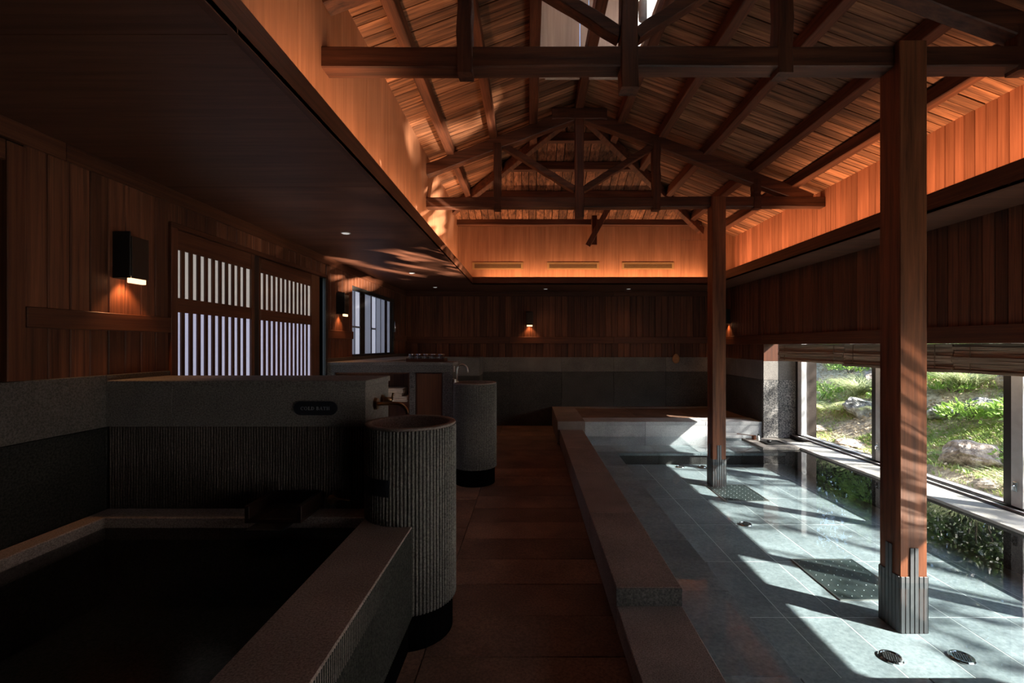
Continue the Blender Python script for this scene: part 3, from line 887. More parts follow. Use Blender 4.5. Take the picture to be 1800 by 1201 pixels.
# coping
CT = E - 1.096
cz = [2.11, 3.05, 4.0, 5.0, 6.05]
for a, b_ in zip(cz, cz[1:]):
    piece(pool, 'coping_stone', M_coping, 0.391, PX0, a + .0008, b_ - .0008, .022, CT, .004)
for a, b_ in ((-.6, 0.4), (.4, 1.3), (1.3, 2.108)):
    piece(pool, 'coping_stone', M_coping, 0.391, PX0, a + .0008, b_ - .0008, .022, E - 1.1775, .004)
piece(pool, 'coping_end', M_darkst, 0.392, PX0 - .001, 2.104, 2.112, E - 1.177, CT - .003)
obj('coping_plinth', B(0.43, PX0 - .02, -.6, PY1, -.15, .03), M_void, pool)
obj('pool_side', B(PX0 - .05, PX0 - .001, YN, PY1, FZ - .1, WZ + .002), M_darkst, pool)
# platform at the far end
pf = sroot('stone_platform', 'raised stone platform at the far end of the pool')
PT = E - 0.989
obj('platform_core', B(.40, XR - .02, PY1 + .02, YB - .02, 0.0, PT - .03), M_void, pf)
for i in range(3):
    a = .72 + i * .78; b_ = min(a + .78, XR - .022)
    piece(pf, 'platform_slab', M_slab, a + .001, b_ - .001, PY1 + .34, YB - .16, PT - .03, PT - .012, .002)
    piece(pf, 'platform_edge', M_riser, a + .0008, b_ - .0008, PY1 - .0, PY1 + .34, PT - .05, PT - .004, .004)
    piece(pf, 'back_ledge', M_coping, a + .001, b_ - .001, YB - .16, YB - .024, PT - .03, PT + .0, .003)
    piece(pf, 'riser_panel', M_riser, a + .0008, b_ - .0008, PY1 + .003, PY1 + .03, WZ - .3, PT - .05, .002)
piece(pf, 'riser_panel', M_riser, PX0, .7192, PY1 + .003, PY1 + .03, WZ - .3, PT - .05, .002)
piece(pf, 'platform_edge', M_coping, .361, .7192, PY1 + .0, YB - .024, .022, PT, .004)

pw = rawmesh('pool_water', [(PX0 + .0, YN + .5, WZ), (PX1, YN + .5, WZ), (PX1, PY1 + .004, WZ), (PX0, PY1 + .004, WZ)], [(0, 1, 2, 3)], M_water)
tag(pw, 'clear still water filling the long tiled pool', 'water', kind='stuff')

# grates and inlets on the pool floor
def grate(x0, x1, y0, y1, label):
    r = root('floor_grate', ((x0 + x1) / 2, (y0 + y1) / 2, FZ), label, 'grate', 'perforated grates in the pool floor')
    obj('plate', B(x0, x1, y0, y1, FZ, FZ + .006, .001), M_grate, r)
    f = bmesh.new()
    for q in ((x0 - .008, x0, y0 - .008, y1 + .008), (x1, x1 + .008, y0 - .008, y1 + .008), (x0, x1, y0 - .008, y0), (x0, x1, y1, y1 + .008)):
        box(f, *q, FZ, FZ + .008)
    obj('rim', f, M_steel, r)
    s = bmesh.new()
    for i in range(7):
        for j in range(8):
            cx = x0 + (i + .5) * (x1 - x0) / 7; cy_ = y0 + (j + .5) * (y1 - y0) / 8
            lathe(s, [(.003, 0), (.0026, .002), (.001, .003)], (cx, cy_, FZ + .006), 6, True, True)
    o = obj('air_studs', s, M_bubble, r); o['kind'] = 'stuff'
grate(1.757, 2.15, 2.635, 3.12, 'dark perforated grate under water beside the nearest column')
grate(1.81, 2.20, 4.30, 4.79, 'dark perforated grate under water in front of the rear column')
def inlet(x, y, label, scale=1.0):
    r = root('water_inlet', (x, y, FZ), label, 'inlet', 'round metal inlets in the pool floor')
    obj('cover', lathe(bmesh.new(), [(.048, 0), (.05, .006), (.046, .012), (.04, .012), (.038, .008)], (x, y, FZ), 28, True, True), M_chrome, r, smooth=False)
    d = bmesh.new()
    k = 0
    for i in range(-3, 4):
        for j in range(-3, 4):
            px, py = i * .0105 + (j % 2) * .005, j * .0095
            if math.hypot(px, py) < .036:
                lathe(d, [(.0036, 0), (.0036, .0015)], (x + px, y + py, FZ + .0082), 8, True, True)
    obj('holes', d, M_black, r)['kind'] = 'stuff'
    return r
inlet(1.66, 2.143, 'round metal inlet on the pool floor, left one of the nearest pair')
inlet(1.985, 2.143, 'round metal inlet on the pool floor, right one of the nearest pair')
inlet(1.727, 3.737, 'single round metal inlet between the two grates')
inlet(1.775, 5.5, 'round metal inlet near the far seat, further from the window')
inlet(2.03, 5.5, 'round metal inlet near the far seat, beside the rear column')

# ------------------------------------------------------------------ low garden window on the right
win = sroot('window_2', 'long low sliding window between the pool and the garden')
SILL = E - 1.165
for a, b_ in ((-1.5, 0.8), (0.8, 2.4), (2.4, 4.1), (4.1, 5.6)):
    piece(win, 'sill_stone', M_sill, PX1 - .0, 3.36, a + .001, b_ - .001, SILL - .022, SILL, .002)
for i, (x0, x1, z1, m) in enumerate(((3.36, 3.385, SILL + .004, M_alud), (3.385, 3.41, SILL + .014, M_alu), (3.41, 3.425, SILL + .004, M_alud), (3.425, 3.455, SILL + .018, M_alud), (3.455, 3.52, E - 1.14, M_alu))):
    piece(win, 'sill_track', m, x0, x1, YN + .6, 6.02, SILL - .03, z1, .001)
mz0, mz1 = E - 1.14, WTOP
for yv, nm in ((6.0, 0), (4.66, 1), (3.36, 2), (2.06, 3), (.76, 4), (-.6, 5)):
    piece(win, 'mullion', M_alud, XG - .04, XG - .012, yv - .04, yv + .02, mz0, mz1, .002)
    piece(win, 'mullion', M_alu, XG - .045, XG + .02, yv - .12, yv - .04, mz0, mz1, .002)
    if nm in (1, 2, 3):
        lk = bmesh.new()
        box(lk, XG - .062, XG - .045, yv - .095, yv - .065, E - 1.03, E - .96, .004)
        tube(lk, [(XG - .06, yv - .08, E - .985), (XG - .075, yv - .08, E - .99), (XG - .075, yv - .08, E - 1.02)], .006, 8)
        obj('window_latch', lk, M_chrome, win)
ys = [6.0, 4.66, 3.36, 2.06, .76, -.6]
for b_, a in zip(ys, ys[1:]):
    piece(win, 'pane', M_glass, XG - .004, XG + .002, a + .02, b_ - .12, mz0, mz1)
piece(win, 'window_head', M_alud, XG - .05, XG + .06, YN + .6, 6.02, WTOP - .03, WTOP, .002)

# blinds
def blind(y0, y1, label):
    r = root('folded_blind', (3.12, y0, LZ), label, 'blind', 'folded reed blinds over the garden window')
    rg = random.Random(int(y0 * 100))
    z = LZ - .004
    obj('head_rail', B(3.10, 3.14, y0 + .004, y1 - .004, z - .02, z, .002), M_blind, r, origin=(3.12, y0, z))
    z -= .02
    k = 0
    while z > E - .185:
        h = rg.uniform(.016, .026)
        bulge = .012 * math.sin(k * 1.3) + rg.uniform(-.006, .006)
        bm = BAR((3.115 + bulge, y0 + .001 + rg.uniform(0, .003), z - h / 2), (3.115 + bulge, y1 - .001 - rg.uniform(0, .003), z - h / 2), .036, h * .96, rough=.0035, seg=7, rng=rg)
        obj('reed_slat', bm, M_blind, r, origin=(3.12, y0, z))
        z -= h; k += 1
    obj('added_backing', B(3.122, 3.130, y0 + .0005, y1 - .0005, z + .004, LZ - .002), M_blind, r, origin=(3.125, y0, z))  # added sheet, keeps sun from showing through the slits between slats
    for t in (.12, .88):
        yq = y0 + (y1 - y0) * t
        obj('pull_cord', tube(bmesh.new(), [(3.09, yq, LZ - .01), (3.088, yq, z + .01)], .003, 6), M_cord, r)
blind(4.602, 5.80, 'folded reed blind at the far end of the garden window')
blind(3.417, 4.601, 'folded reed blind over the middle of the garden window')
blind(2.22, 3.416, 'folded reed blind at the near end of the garden window')

# ------------------------------------------------------------------ cold bath
CB = E - 0.765
bath = root('cold_bath', (-1.2, 1.0, 0), 'dark square stone bath with broad granite rim beside the partition', 'bath')
BX0, BX1, BXi, BXl, BYf, BYi = -1.975, -.495, -.73, -1.887, 2.19, 2.07
obj('rim_stone', B(BXi, BX1 - .0, -.6, .62, CB - .1, CB, .004), M_rimlit, bath, origin=(BXi, 0, CB))
obj('rim_stone', B(BXi, BX1, .621, 2.185, CB - .1, CB, .004), M_rimlit, bath, origin=(BXi, 1, CB))
obj('rim_stone', B(BXl + .0, BXi - .001, BYi, BYf - .003, CB - .1, CB, .004), M_rimlit, bath, origin=(-1.3, 2, CB))
obj('rim_stone', B(BX0, BXl - .001, -.6, BYf - .003, CB - .1, CB, .004), M_rimlit, bath, origin=(-2, 0, CB))
def ribbed(x0, x1, y0, z0, z1, pitch, depth, axis='x'):
    """sheet of upright half-round ribs facing -y (axis x) or +x (axis y)"""
    bm = bmesh.new()
    n = int((x1 - x0) / pitch); p = (x1 - x0) / n
    prev = None
    for i in range(n):
        for f, d in ((.0, 0), (.14, 0), (.2, .75), (.42, 1), (.65, 1), (.86, .75), (.92, 0)):
            a = x0 + (i + f) * p
            if axis == 'x': c = [(a, y0 - d * depth, z0), (a, y0 - d * depth, z1)]
            else: c = [(y0 + d * depth, a, z0), (y0 + d * depth, a, z1)]
            v = [bm.verts.new(q) for q in c]
            if prev: bm.faces.new((prev[0], v[0], v[1], prev[1]))
            prev = v
    return bm
obj('outer_panel', B(BX1 - .04, BX1 - .007, -.6, 2.18, .157, CB - .1), M_blackst, bath)
o = obj('outer_ribs', ribbed(-.6, 2.18, BX1 - .004, .157, CB - .004, .0125, .006, 'y'), M_blackst, bath); o['kind'] = 'stuff'
obj('shade_black_base', B(BX0, BX1 - .02, -.6, BYf - .003, 0, .157), M_void, bath)  # black band standing in for the shadow at the foot of the bath
obj('inner_shell', B(BXl, BXi - .001, -.6, BYi, .157, .17), M_darkst, bath)
sh = bmesh.new()
box(sh, BXl - .02, BXl, -.6, BYi, .157, CB - .1); box(sh, BXi, BXi + .02, -.6, BYi, .157, CB - .1); box(sh, BXl, BXi, BYi, BYi + .02, .157, CB - .1)
box(sh, BXl, BXi, -.62, -.6, .157, CB - .1)
obj('inner_wall', sh, M_darkst, bath)
bw = rawmesh('bath_water', [(BXl, -.6, E - .811), (BXi, -.6, E - .811), (BXi, BYi, E - .811), (BXl, BYi, E - .811)], [(0, 1, 2, 3)], M_bathw)
tag(bw, 'dark still water filling the cold bath', 'water', kind='stuff')

# ------------------------------------------------------------------ partition with the sign
AX1, AY0, AY1, AZ = -.7716, 2.193, 2.56, E - .166
pa = root('stone_partition', (-1.39, 2.37, 0), 'grey stone partition block with ribbed lower front behind the cold bath', 'partition')
obj('core', B(XL + .026, AX1 - .004, AY0 + .014, AY1, 0.157, AZ - .03), M_lightst, pa, origin=(-1.39, 2.37, .5))
obj('shade_black_base', B(XL + .026, AX1 - .06, AY0 + .06, AY1 - .04, 0, .157), M_void, pa)
for a, b_ in ((XL + .026, -1.68), (-1.678, AX1)):
    obj('front_band', B(a, b_, AY0, AY0 + .014, E - .383, AZ - .03, .001), M_lightst, pa, origin=(a, AY0, .9))
obj('ribbed_front', ribbed(XL + .03, AX1, AY0 + .008, CB - .1, E - .384, .0125, .008), M_rib, pa)
obj('cap', B(XL + .026, AX1 + .005, AY0 - .006, AY1 + .004, AZ - .03, AZ, .003), M_lightst, pa, origin=(-1.3, 2.37, AZ))

sg = root('bath_sign', (-1.003, AY0 - .003, E - .296), 'dark rounded nameplate reading COLD BATH on the partition', 'sign')
def stadium(cx, cz, hw, hh, y0, y1, n=12):
    bm = bmesh.new()
    pts = []
    for k in range(n + 1):
        t = -PI / 2 + PI * k / n
        pts.append((cx + hw - hh + hh * math.cos(t), cz + hh * math.sin(t)))
    for k in range(n + 1):
        t = PI / 2 + PI * k / n
        pts.append((cx - hw + hh + hh * math.cos(t), cz + hh * math.sin(t)))
    a = [bm.verts.new((x, y0, z)) for x, z in pts]; b_ = [bm.verts.new((x, y1, z)) for x, z in pts]
    bm.faces.new(a); bm.faces.new(b_[::-1])
    for i in range(len(pts)):
        bm.faces.new((a[i], b_[i], b_[(i + 1) % len(pts)], a[(i + 1) % len(pts)]))
    return bm
obj('plate', stadium(-1.003, E - .296, .102, .032, AY0 - .009, AY0 - .001), M_plate, sg)
def letters(text, x, z, h, y):
    """serif capitals laid out as thin raised strokes"""
    bm = bmesh.new()
    th, tn, s = .19, .07, .16      # stem, hairline, serif (in units of height)
    def q(x0, x1, z0, z1):
        box(bm, x + x0 * h, x + x1 * h, y, y + .0012, z + z0 * h, z + z1 * h)
    def arc(cx, cz, rx, rz, t0, t1, wide=th, thin=tn):
        N = 14; prev = None
        for k in range(N + 1):
            t = math.radians(t0 + (t1 - t0) * k / N)
            wv = thin + (wide - thin) * abs(math.cos(t))
            po = (x + (cx + rx * math.cos(t)) * h, z + (cz + rz * math.sin(t)) * h)
            pi_ = (x + (cx + (rx - wv) * math.cos(t)) * h, z + (cz + (rz - tn - .01) * math.sin(t)) * h)
            v = [bm.verts.new((po[0], y, po[1])), bm.verts.new((pi_[0], y, pi_[1]))]
            if prev: bm.faces.new((prev[0], v[0], v[1], prev[1]))
            prev = v
    def stem(sx):
        q(sx, sx + th, 0, 1); q(sx - .08, sx + th + .08, 0, .06); q(sx - .08, sx + th + .08, .94, 1)
    def slant(xa, za, xb, zb, wv):
        v = [bm.verts.new((x + px * h, y, z + pz * h)) for px, pz in ((xa, za), (xa + wv, za), (xb + wv, zb), (xb, zb))]
        bm.faces.new(v)
    for ch in text:
        if ch == 'C': arc(.5, .5, .46, .52, 48, 312); q(.78, .84, .68, .95); adv = .98
        elif ch == 'O': arc(.52, .5, .48, .52, 0, 360); adv = 1.12
        elif ch == 'L': stem(.1); q(.1, .72, 0, .06); q(.66, .72, 0, .28); adv = .84
        elif ch == 'D': stem(.1); arc(.36, .5, .54, .5, -90, 90); adv = 1.02
        elif ch == 'B': stem(.1); arc(.34, .75, .36, .25, -90, 90); arc(.34, .26, .42, .27, -90, 90); adv = .88
        elif ch == 'A': slant(.02, 0, .42, 1, .07); slant(.66, 0, .40, 1, th); q(.2, .66, .3, .36); q(-.02, .18, 0, .05); q(.6, .96, 0, .05); adv = .98
        elif ch == 'T': stem(.34); q(.02, .86, .94, 1); q(.02, .07, .74, 1); q(.81, .86, .74, 1); adv = .94
        elif ch == 'H': stem(.1); stem(.66); q(.1, .7, .47, .53); adv = 1.04
        else: adv = .42
        x += (adv + .06) * h
    return bm, x
lh = .0158
bm, xe = letters('COLD BATH', 0, E - .296 - lh / 2, lh, AY0 - .0103)
bmesh.ops.translate(bm, verts=bm.verts, vec=(-1.003 - xe / 2, 0, 0))
obj('lettering', bm, M_letter, sg)

# water spout trough and tap on the bath rim
sp = root('bath_spout', (-1.09, 2.05, CB), 'dark wooden water spout trough on the rim of the cold bath', 'spout')
obj('trough_base', B(-1.205, -.965, 1.97, AY0 - .012, CB + .012, CB + .03, .002), M_troughw, sp)
for a, b_ in ((-1.205, -1.185), (-.985, -.965)):
    obj('trough_side', B(a, b_, 1.97, AY0 - .012, CB + .03, CB + .085, .002), M_troughw, sp)
obj('trough_back', B(-1.185, -.985, AY0 - .03, AY0 - .012, CB + .03, CB + .085, .002), M_troughw, sp)
obj('spout_lip', B(-1.16, -1.01, 1.90, 2.10, CB + .001, CB + .012, .002), M_black, sp)
tp = root('bath_tap', (-.905, AY0, E - .70), 'small brass lever tap low on the partition beside the spout', 'tap')
obj('body', lathe(bmesh.new(), [(.0, 0), (.024, .0), (.026, .006), (.017, .014), (.017, .045), (.021, .05), (.021, .062), (.0, .066)], (-.905, 0, 0), 18, False, False), M_bronze, tp, smooth=True)
tb = tp.children[0]; 
tb.data.transform(Matrix.Translation((0, -.006, 0)) @ Matrix.Translation(Vector((-.905, AY0, E - .70)) - Vector((-.905, AY0, E - .70))) )
tb.data.transform(Matrix.Translation(Vector((0, AY0, E - .70))))
tb.data.transform(Matrix.Rotation(PI / 2, 4, 'X'))
tb.location = (0, 0, 0)
tl_ = bmesh.new(); tube(tl_, [(-.905, AY0 - .06, E - .70), (-.86, AY0 - .064, E - .703), (-.82, AY0 - .066, E - .708)], [.006, .005, .004], 8)
obj('lever', tl_, M_bronze, tp, smooth=True)

# ------------------------------------------------------------------ ribbed round wash basins
def basin(name, x, y, label, plaque):
    R, zt, zb = .205, E - .352, .157
    r = root(name, (x, y, 0), label, 'basin', 'ribbed round stone wash basins')
    n = 80
    bm = bmesh.new()
    prof = ((0.0, -.0), (.16, 0), (.25, .75), (.42, 1), (.68, 1), (.86, .75), (.95, 0))
    lo, hi = [], []
    for i in range(n):
        for f, d in prof:
            a = 2 * PI * (i + f) / n
            rad = R - .007 + .007 * d
            lo.append(bm.verts.new((x + rad * math.cos(a), y + rad * math.sin(a), zb)))
            hi.append(bm.verts.new((x + rad * math.cos(a), y + rad * math.sin(a), zt - .012)))
    m = len(lo)
    for i in range(m):
        bm.faces.new((lo[i], lo[(i + 1) % m], hi[(i + 1) % m], hi[i]))
    bm.faces.new(lo[::-1])
    obj('ribbed_body', bm, M_basin, r, origin=(x, y, 0))
    obj('rim', lathe(bmesh.new(), [(R - .006, -.013), (R - .001, -.006), (R - .003, 0), (R - .028, .0), (R - .033, -.006), (R - .045, -.10), (R - .09, -.15), (.0, -.155)], (x, y, zt), 64, False, False), M_coping, r, smooth=True)
    obj('shade_black_base', lathe(bmesh.new(), [(R - .016, 0), (R - .016, zb)], (x, y, 0), 32), M_void, r)  # black band standing in for the coping's shadow on the basin foot
    obj('drain', lathe(bmesh.new(), [(.022, -.154), (.022, -.151), (.012, -.150)], (x, y, zt), 18), M_bronze, r)
    if plaque:
        bm = bmesh.new()
        a0, a1 = math.radians(206), math.radians(258)
        N = 10
        prev = None
        for k in range(N + 1):
            a = a0 + (a1 - a0) * k / N
            ring = []
            for rad, z in ((R - .002, E - .64), (R + .003, E - .64), (R + .003, E - .57), (R - .002, E - .57)):
                ring.append(bm.verts.new((x + rad * math.cos(a), y + rad * math.sin(a), z)))
            if prev:
                for q in range(4): bm.faces.new((prev[q], ring[q], ring[(q + 1) % 4], prev[(q + 1) % 4]))
            else: bm.faces.new(ring)
            prev = ring
        bm.faces.new(prev[::-1])
        obj('plaque', bm, M_plate, r)
    return r
basin('wash_basin', -.548, 2.16, 'nearest ribbed round stone basin with a dark plaque beside the cold bath', True)
basin('wash_basin', -.52, 4.44, 'far ribbed round stone basin with gooseneck tap beside the cabinet counter', False)

# wall mounted bronze tap over the near basin
tp1 = root('wall_tap', (AX1, 2.335, E - .293), 'bronze wall tap with curved spout over the nearest basin', 'tap')
def disc_x(x0, x1, y, z, r, n=20):
    bm = bmesh.new()
    a = [bm.verts.new((x0, y + r * math.cos(2 * PI * k / n), z + r * math.sin(2 * PI * k / n))) for k in range(n)]
    b_ = [bm.verts.new((x1, y + r * .9 * math.cos(2 * PI * k / n), z + r * .9 * math.sin(2 * PI * k / n))) for k in range(n)]
    bm.faces.new(a[::-1]); bm.faces.new(b_)
    for k in range(n): bm.faces.new((a[k], a[(k + 1) % n], b_[(k + 1) % n], b_[k]))
    return bm
obj('escutcheon', disc_x(AX1 - .002, AX1 + .012, 2.335, E - .293, .031), M_bronze, tp1)
sb_ = bmesh.new()
pts = [(AX1, 2.335, E - .293), (AX1 + .09, 2.335, E - .292)]
for k in range(1, 9):
    t = PI / 2 * k / 8
    pts.append((AX1 + .10 + .06 * math.sin(t), 2.335, E - .345 + .053 * math.cos(t)))
tube(sb_, pts, .0095, 12)
obj('spout', sb_, M_bronze, tp1, smooth=True)
obj('escutcheon', disc_x(AX1 - .002, AX1 + .01, 2.445, E - .285, .026), M_bronze, tp1)
hb = bmesh.new(); tube(hb, [(AX1, 2.445, E - .285), (AX1 + .05, 2.445, E - .285)], .013, 12)
tube(hb, [(AX1 + .05, 2.445, E - .285), (AX1 + .056, 2.445, E - .25)], .006, 8)
obj('handle', hb, M_bronze, tp1, smooth=True)

# gooseneck tap on the far basin
tp2 = root('gooseneck_tap', (-.66, 4.44, E - .352), 'slim steel gooseneck tap standing on the rim of the far basin', 'tap')
pts = [(-.69, 4.44, E - .352), (-.69, 4.44, E - .24)]
for k in range(1, 13):
    t = PI * 1.0 * k / 12
    pts.append((-.69 + .05 * (1 - math.cos(t)), 4.44, E - .24 + .055 * math.sin(t)))
pts.append((-.587, 4.44, E - .265))
obj('spout', tube(bmesh.new(), pts, .008, 12), M_steel, tp2, smooth=True)
obj('base_ring', lathe(bmesh.new(), [(.017, 0), (.016, .01), (.010, .013)], (-.69, 4.44, E - .352), 18), M_steel, tp2)
hb = bmesh.new(); lathe(hb, [(.011, 0), (.011, .03), (.006, .034)], (-.70, 4.385, E - .352), 14); tube(hb, [(-.70, 4.385, E - .324), (-.725, 4.385, E - .312)], .004, 8)
obj('handle', hb, M_steel, tp2)

# ------------------------------------------------------------------ cabinet counter
KX1, KY0, KY1, KZ = -.752, 4.566, 4.90, E - .167
kb = root('stone_counter', (-1.38, 4.73, 0), 'stone cabinet counter with open towel niche and wooden door', 'counter')
NX0, NX1, DX0, DX1 = -1.91, -1.176, -1.118, -.853
NZ1 = E - .268
fr_ = [(XL + .026, NX0, .157, NZ1), (NX1, DX0, .157, NZ1), (DX1, KX1, .157, NZ1), (XL + .026, KX1, NZ1, KZ - .03), (NX0, NX1, .157, .22), (DX0, DX1, .157, .22)]
for a, b_, z0, z1 in fr_:
    obj('front_stone', B(a, b_, KY0, KY0 + .06, z0, z1, .0015), M_basin, kb, origin=(a, KY0, z0))
obj('side_stone', B(KX1 - .06, KX1, KY0 + .061, KY1, .157, KZ - .03, .001), M_basin, kb)
obj('back_stone', B(XL + .026, KX1 - .061, KY1 - .04, KY1, .157, KZ - .03), M_basin, kb)
obj('shade_black_base', B(XL + .026, KX1 - .06, KY0 + .06, KY1 - .04, 0, .157), M_void, kb)
obj('counter_top', B(XL + .026, KX1 + .004, KY0 - .005, KY1 + .004, KZ - .03, KZ, .003), M_lightst, kb, origin=(-1.4, 4.7, KZ))
nb = bmesh.new()
box(nb, NX0, NX0 + .015, KY0 + .02, KY1 - .041, .22, NZ1); box(nb, NX1 - .015, NX1, KY0 + .02, KY1 - .041, .22, NZ1)
box(nb, NX0, NX1, KY0 + .02, KY1 - .041, NZ1 - .015, NZ1); box(nb, NX0, NX1, KY1 - .055, KY1 - .041, .22, NZ1)
obj('niche_lining', nb, M_cabinet, kb)
obj('shelf', B(NX0 + .015, NX1 - .015, KY0 + .03, KY1 - .056, E - .585, E - .562, .001), M_cabinet, kb)
dd = obj('cabinet_door', B(DX0 + .006, DX1 - .006, KY0 + .012, KY0 + .03, .226, NZ1 - .006, .002), M_cabinet, kb, origin=(DX0, KY0, .3))
df = bmesh.new()
for q in ((DX0 + .006, DX0 + .016, .226, NZ1 - .006), (DX1 - .016, DX1 - .006, .226, NZ1 - .006), (DX0 + .016, DX1 - .016, NZ1 - .016, NZ1 - .006)):
    box(df, q[0], q[1], KY0 + .007, KY0 + .012, q[2], q[3])
obj('door_edging', df, M_trimw['z'], dd)
ad = bmesh.new(); box(ad, KX1, KX1 + .004, KY0 + .06, KY0 + .10, KZ - .10, KZ - .04, .001)
obj('socket_plate', ad, M_alu, kb)
# ledge counter under the left window and end block
lg = root('window_ledge', (-1.8, 5.9, 0), 'pale stone ledge running under the left window', 'ledge')
obj('ledge_top', B(XL + .026, -1.50, KY1 + .006, 7.0, KZ - .03, KZ, .003), M_lightst, lg)
obj('ledge_base', B(XL + .026, -1.53, KY1 + .006, 7.0, 0, KZ - .03), M_basin, lg)
eb = root('end_block', (-1.4, 7.2, 0), 'grey stone block standing against the far wall behind the far basin', 'block')
obj('block_band', B(XL + .026, -.752, 7.004, YB - .03, E - .46, E - .185, .003), M_lightst, eb)
obj('block_base', B(XL + .026, -.756, 7.008, YB - .03, 0, E - .461), M_darkst, eb)

# towels in the niche
def towel(x0, x1, y0, y1, z0, h, label, seed):
    rg = random.Random(seed)
    r = root('folded_towel', ((x0 + x1) / 2, (y0 + y1) / 2, z0), label, 'towel', 'folded towels in the counter niche')
    n = 3
    lay = h / n
    for i in range(n):
        bm = bmesh.new()
        e = rg.uniform(0, .006)
        box(bm, x0 + e, x1 - e, y0 + e, y1, z0 + i * lay + .0005, z0 + (i + 1) * lay - .0005)
        bmesh.ops.bevel(bm, geom=list(bm.edges), offset=lay * .42, segments=3, profile=.6, affect='EDGES')
        obj('fold', bm, M_towel, r, smooth=True)
SH = E - .562
towel(-1.62, -1.2, KY0 + .04, KY1 - .08, SH, .055, 'wide folded cream towel lying at the bottom of the niche pile', 1)
towel(-1.62, -1.26, KY0 + .05, KY1 - .08, SH + .056, .034, 'folded cream towel in the middle of the niche pile', 2)
towel(-1.62, -1.25, KY0 + .045, KY1 - .08, SH + .091, .042, 'folded cream towel on top of the niche pile', 3)

# tray with glasses on the counter
ty = root('glass_tray', (-1.04, 4.74, KZ), 'dark wooden tray holding upturned glasses on the counter', 'tray')
tx0, tx1, ty0, ty1 = -1.235, -.85, 4.66, 4.82
obj('tray_base', B(tx0, tx1, ty0, ty1, KZ + .002, KZ + .012, .001), M_trimw['x'], ty)
for q in ((tx0, tx1, ty0, ty0 + .01), (tx0, tx1, ty1 - .01, ty1)):
    obj('tray_side', B(*q, KZ + .012, KZ + .03, .001), M_trimw['x'], ty)
for q in ((tx0, tx0 + .01, ty0 + .01, ty1 - .01), (tx1 - .01, tx1, ty0 + .01, ty1 - .01)):
    obj('tray_side', B(*q, KZ + .012, KZ + .038, .001), M_trimw['y'], ty)
M_tumbler = thin_glass('tumbler_glass', (0.82, 0.84, 0.85), 1.9, 0.02)
g0 = None
for i in range(5):
    for j in range(2):
        gx = tx0 + .045 + i * .074; gy = ty0 + .045 + j * .07
        ordn = ('first', 'second', 'third', 'fourth', 'fifth')[i]
        lab = '%s upturned clear tumbler from the door end of the %s row on the tray' % (ordn, 'front' if j == 0 else 'back')
        if g0 is None:
            g0 = root('tumbler', (gx, gy, KZ + .012), lab, 'glass', 'upturned tumblers on the tray')
            obj('cup', lathe(bmesh.new(), [(.031, 0), (.030, .03), (.027, .066), (.024, .068), (.0, .068)], (gx, gy, KZ + .012), 18, False, False), M_tumbler, g0, smooth=True)
            obj('thick_bottom', lathe(bmesh.new(), [(.0, .056), (.0265, .056), (.0265, .066), (.0, .067)], (gx, gy, KZ + .012), 18, False, False), M_chrome, g0, smooth=True)
        else:
            dup(g0, (gx, gy, KZ + .012), lab)

# ------------------------------------------------------------------ sconces
def sconce(name, face, a, plane, label):
    """box wall lamp lit downwards; face L/R/B"""
    if face == 'L': T4 = lambda u, v, z: (plane + v, a + u, z)
    elif face == 'R': T4 = lambda u, v, z: (plane - v, a + u, z)
    else: T4 = lambda u, v, z: (a + u, plane - v, z)
    def bb(u0, u1, v0, v1, z0, z1):
        p, q = T4(u0, v0, z0), T4(u1, v1, z1)
        return B(min(p[0], q[0]), max(p[0], q[0]), min(p[1], q[1]), max(p[1], q[1]), z0, z1, .0015)
    r = root(name, T4(0, 0, E + .32), label, 'wall lamp', 'black box wall lamps')
    zt, zb = E + .545, E + .322
    obj('back_plate', bb(-.05, .05, .0, .012, zb, zt), M_black, r)
    obj('side_plate', bb(-.055, -.048, .012, .09, zb, zt), M_black, r)
    obj('side_plate', bb(.048, .055, .012, .09, zb, zt - .02), M_black, r)
    obj('top_plate', bb(-.048, .048, .012, .088, zt - .03, zt - .022), M_black, r)
    obj('front_plate', bb(-.048, .048, .088, .094, zb - .0, zt - .022), MATS.get('dark_bronze') or plain('dark_bronze', (0.035, 0.02, 0.013), 0.5, 0.2), r)
    obj('diffuser', bb(-.044, .044, .066, .086, zb - .022, zb + .01), M_glow, r)
    lp = T4(0, .045, zb + .005)
    spot(name + '_bulb', lp, (0, 0, -1), 5.0, math.radians(100), .6, (1.0, 0.48, 0.2), r=.015)
    return r
sconce('wall_sconce', 'L', 2.28, XL + .014, 'black box wall lamp near the camera, left of the lattice doors')
sconce('wall_sconce', 'L', 4.86, XL + .014, 'black box wall lamp between the lattice doors and the left window')
sconce('wall_sconce', 'B', 0.0, YB - .014, 'black box wall lamp on the far wall')
sconce('wall_sconce', 'R', 7.08, XR - .014, 'black box wall lamp on the right wall, mostly behind the rear column')

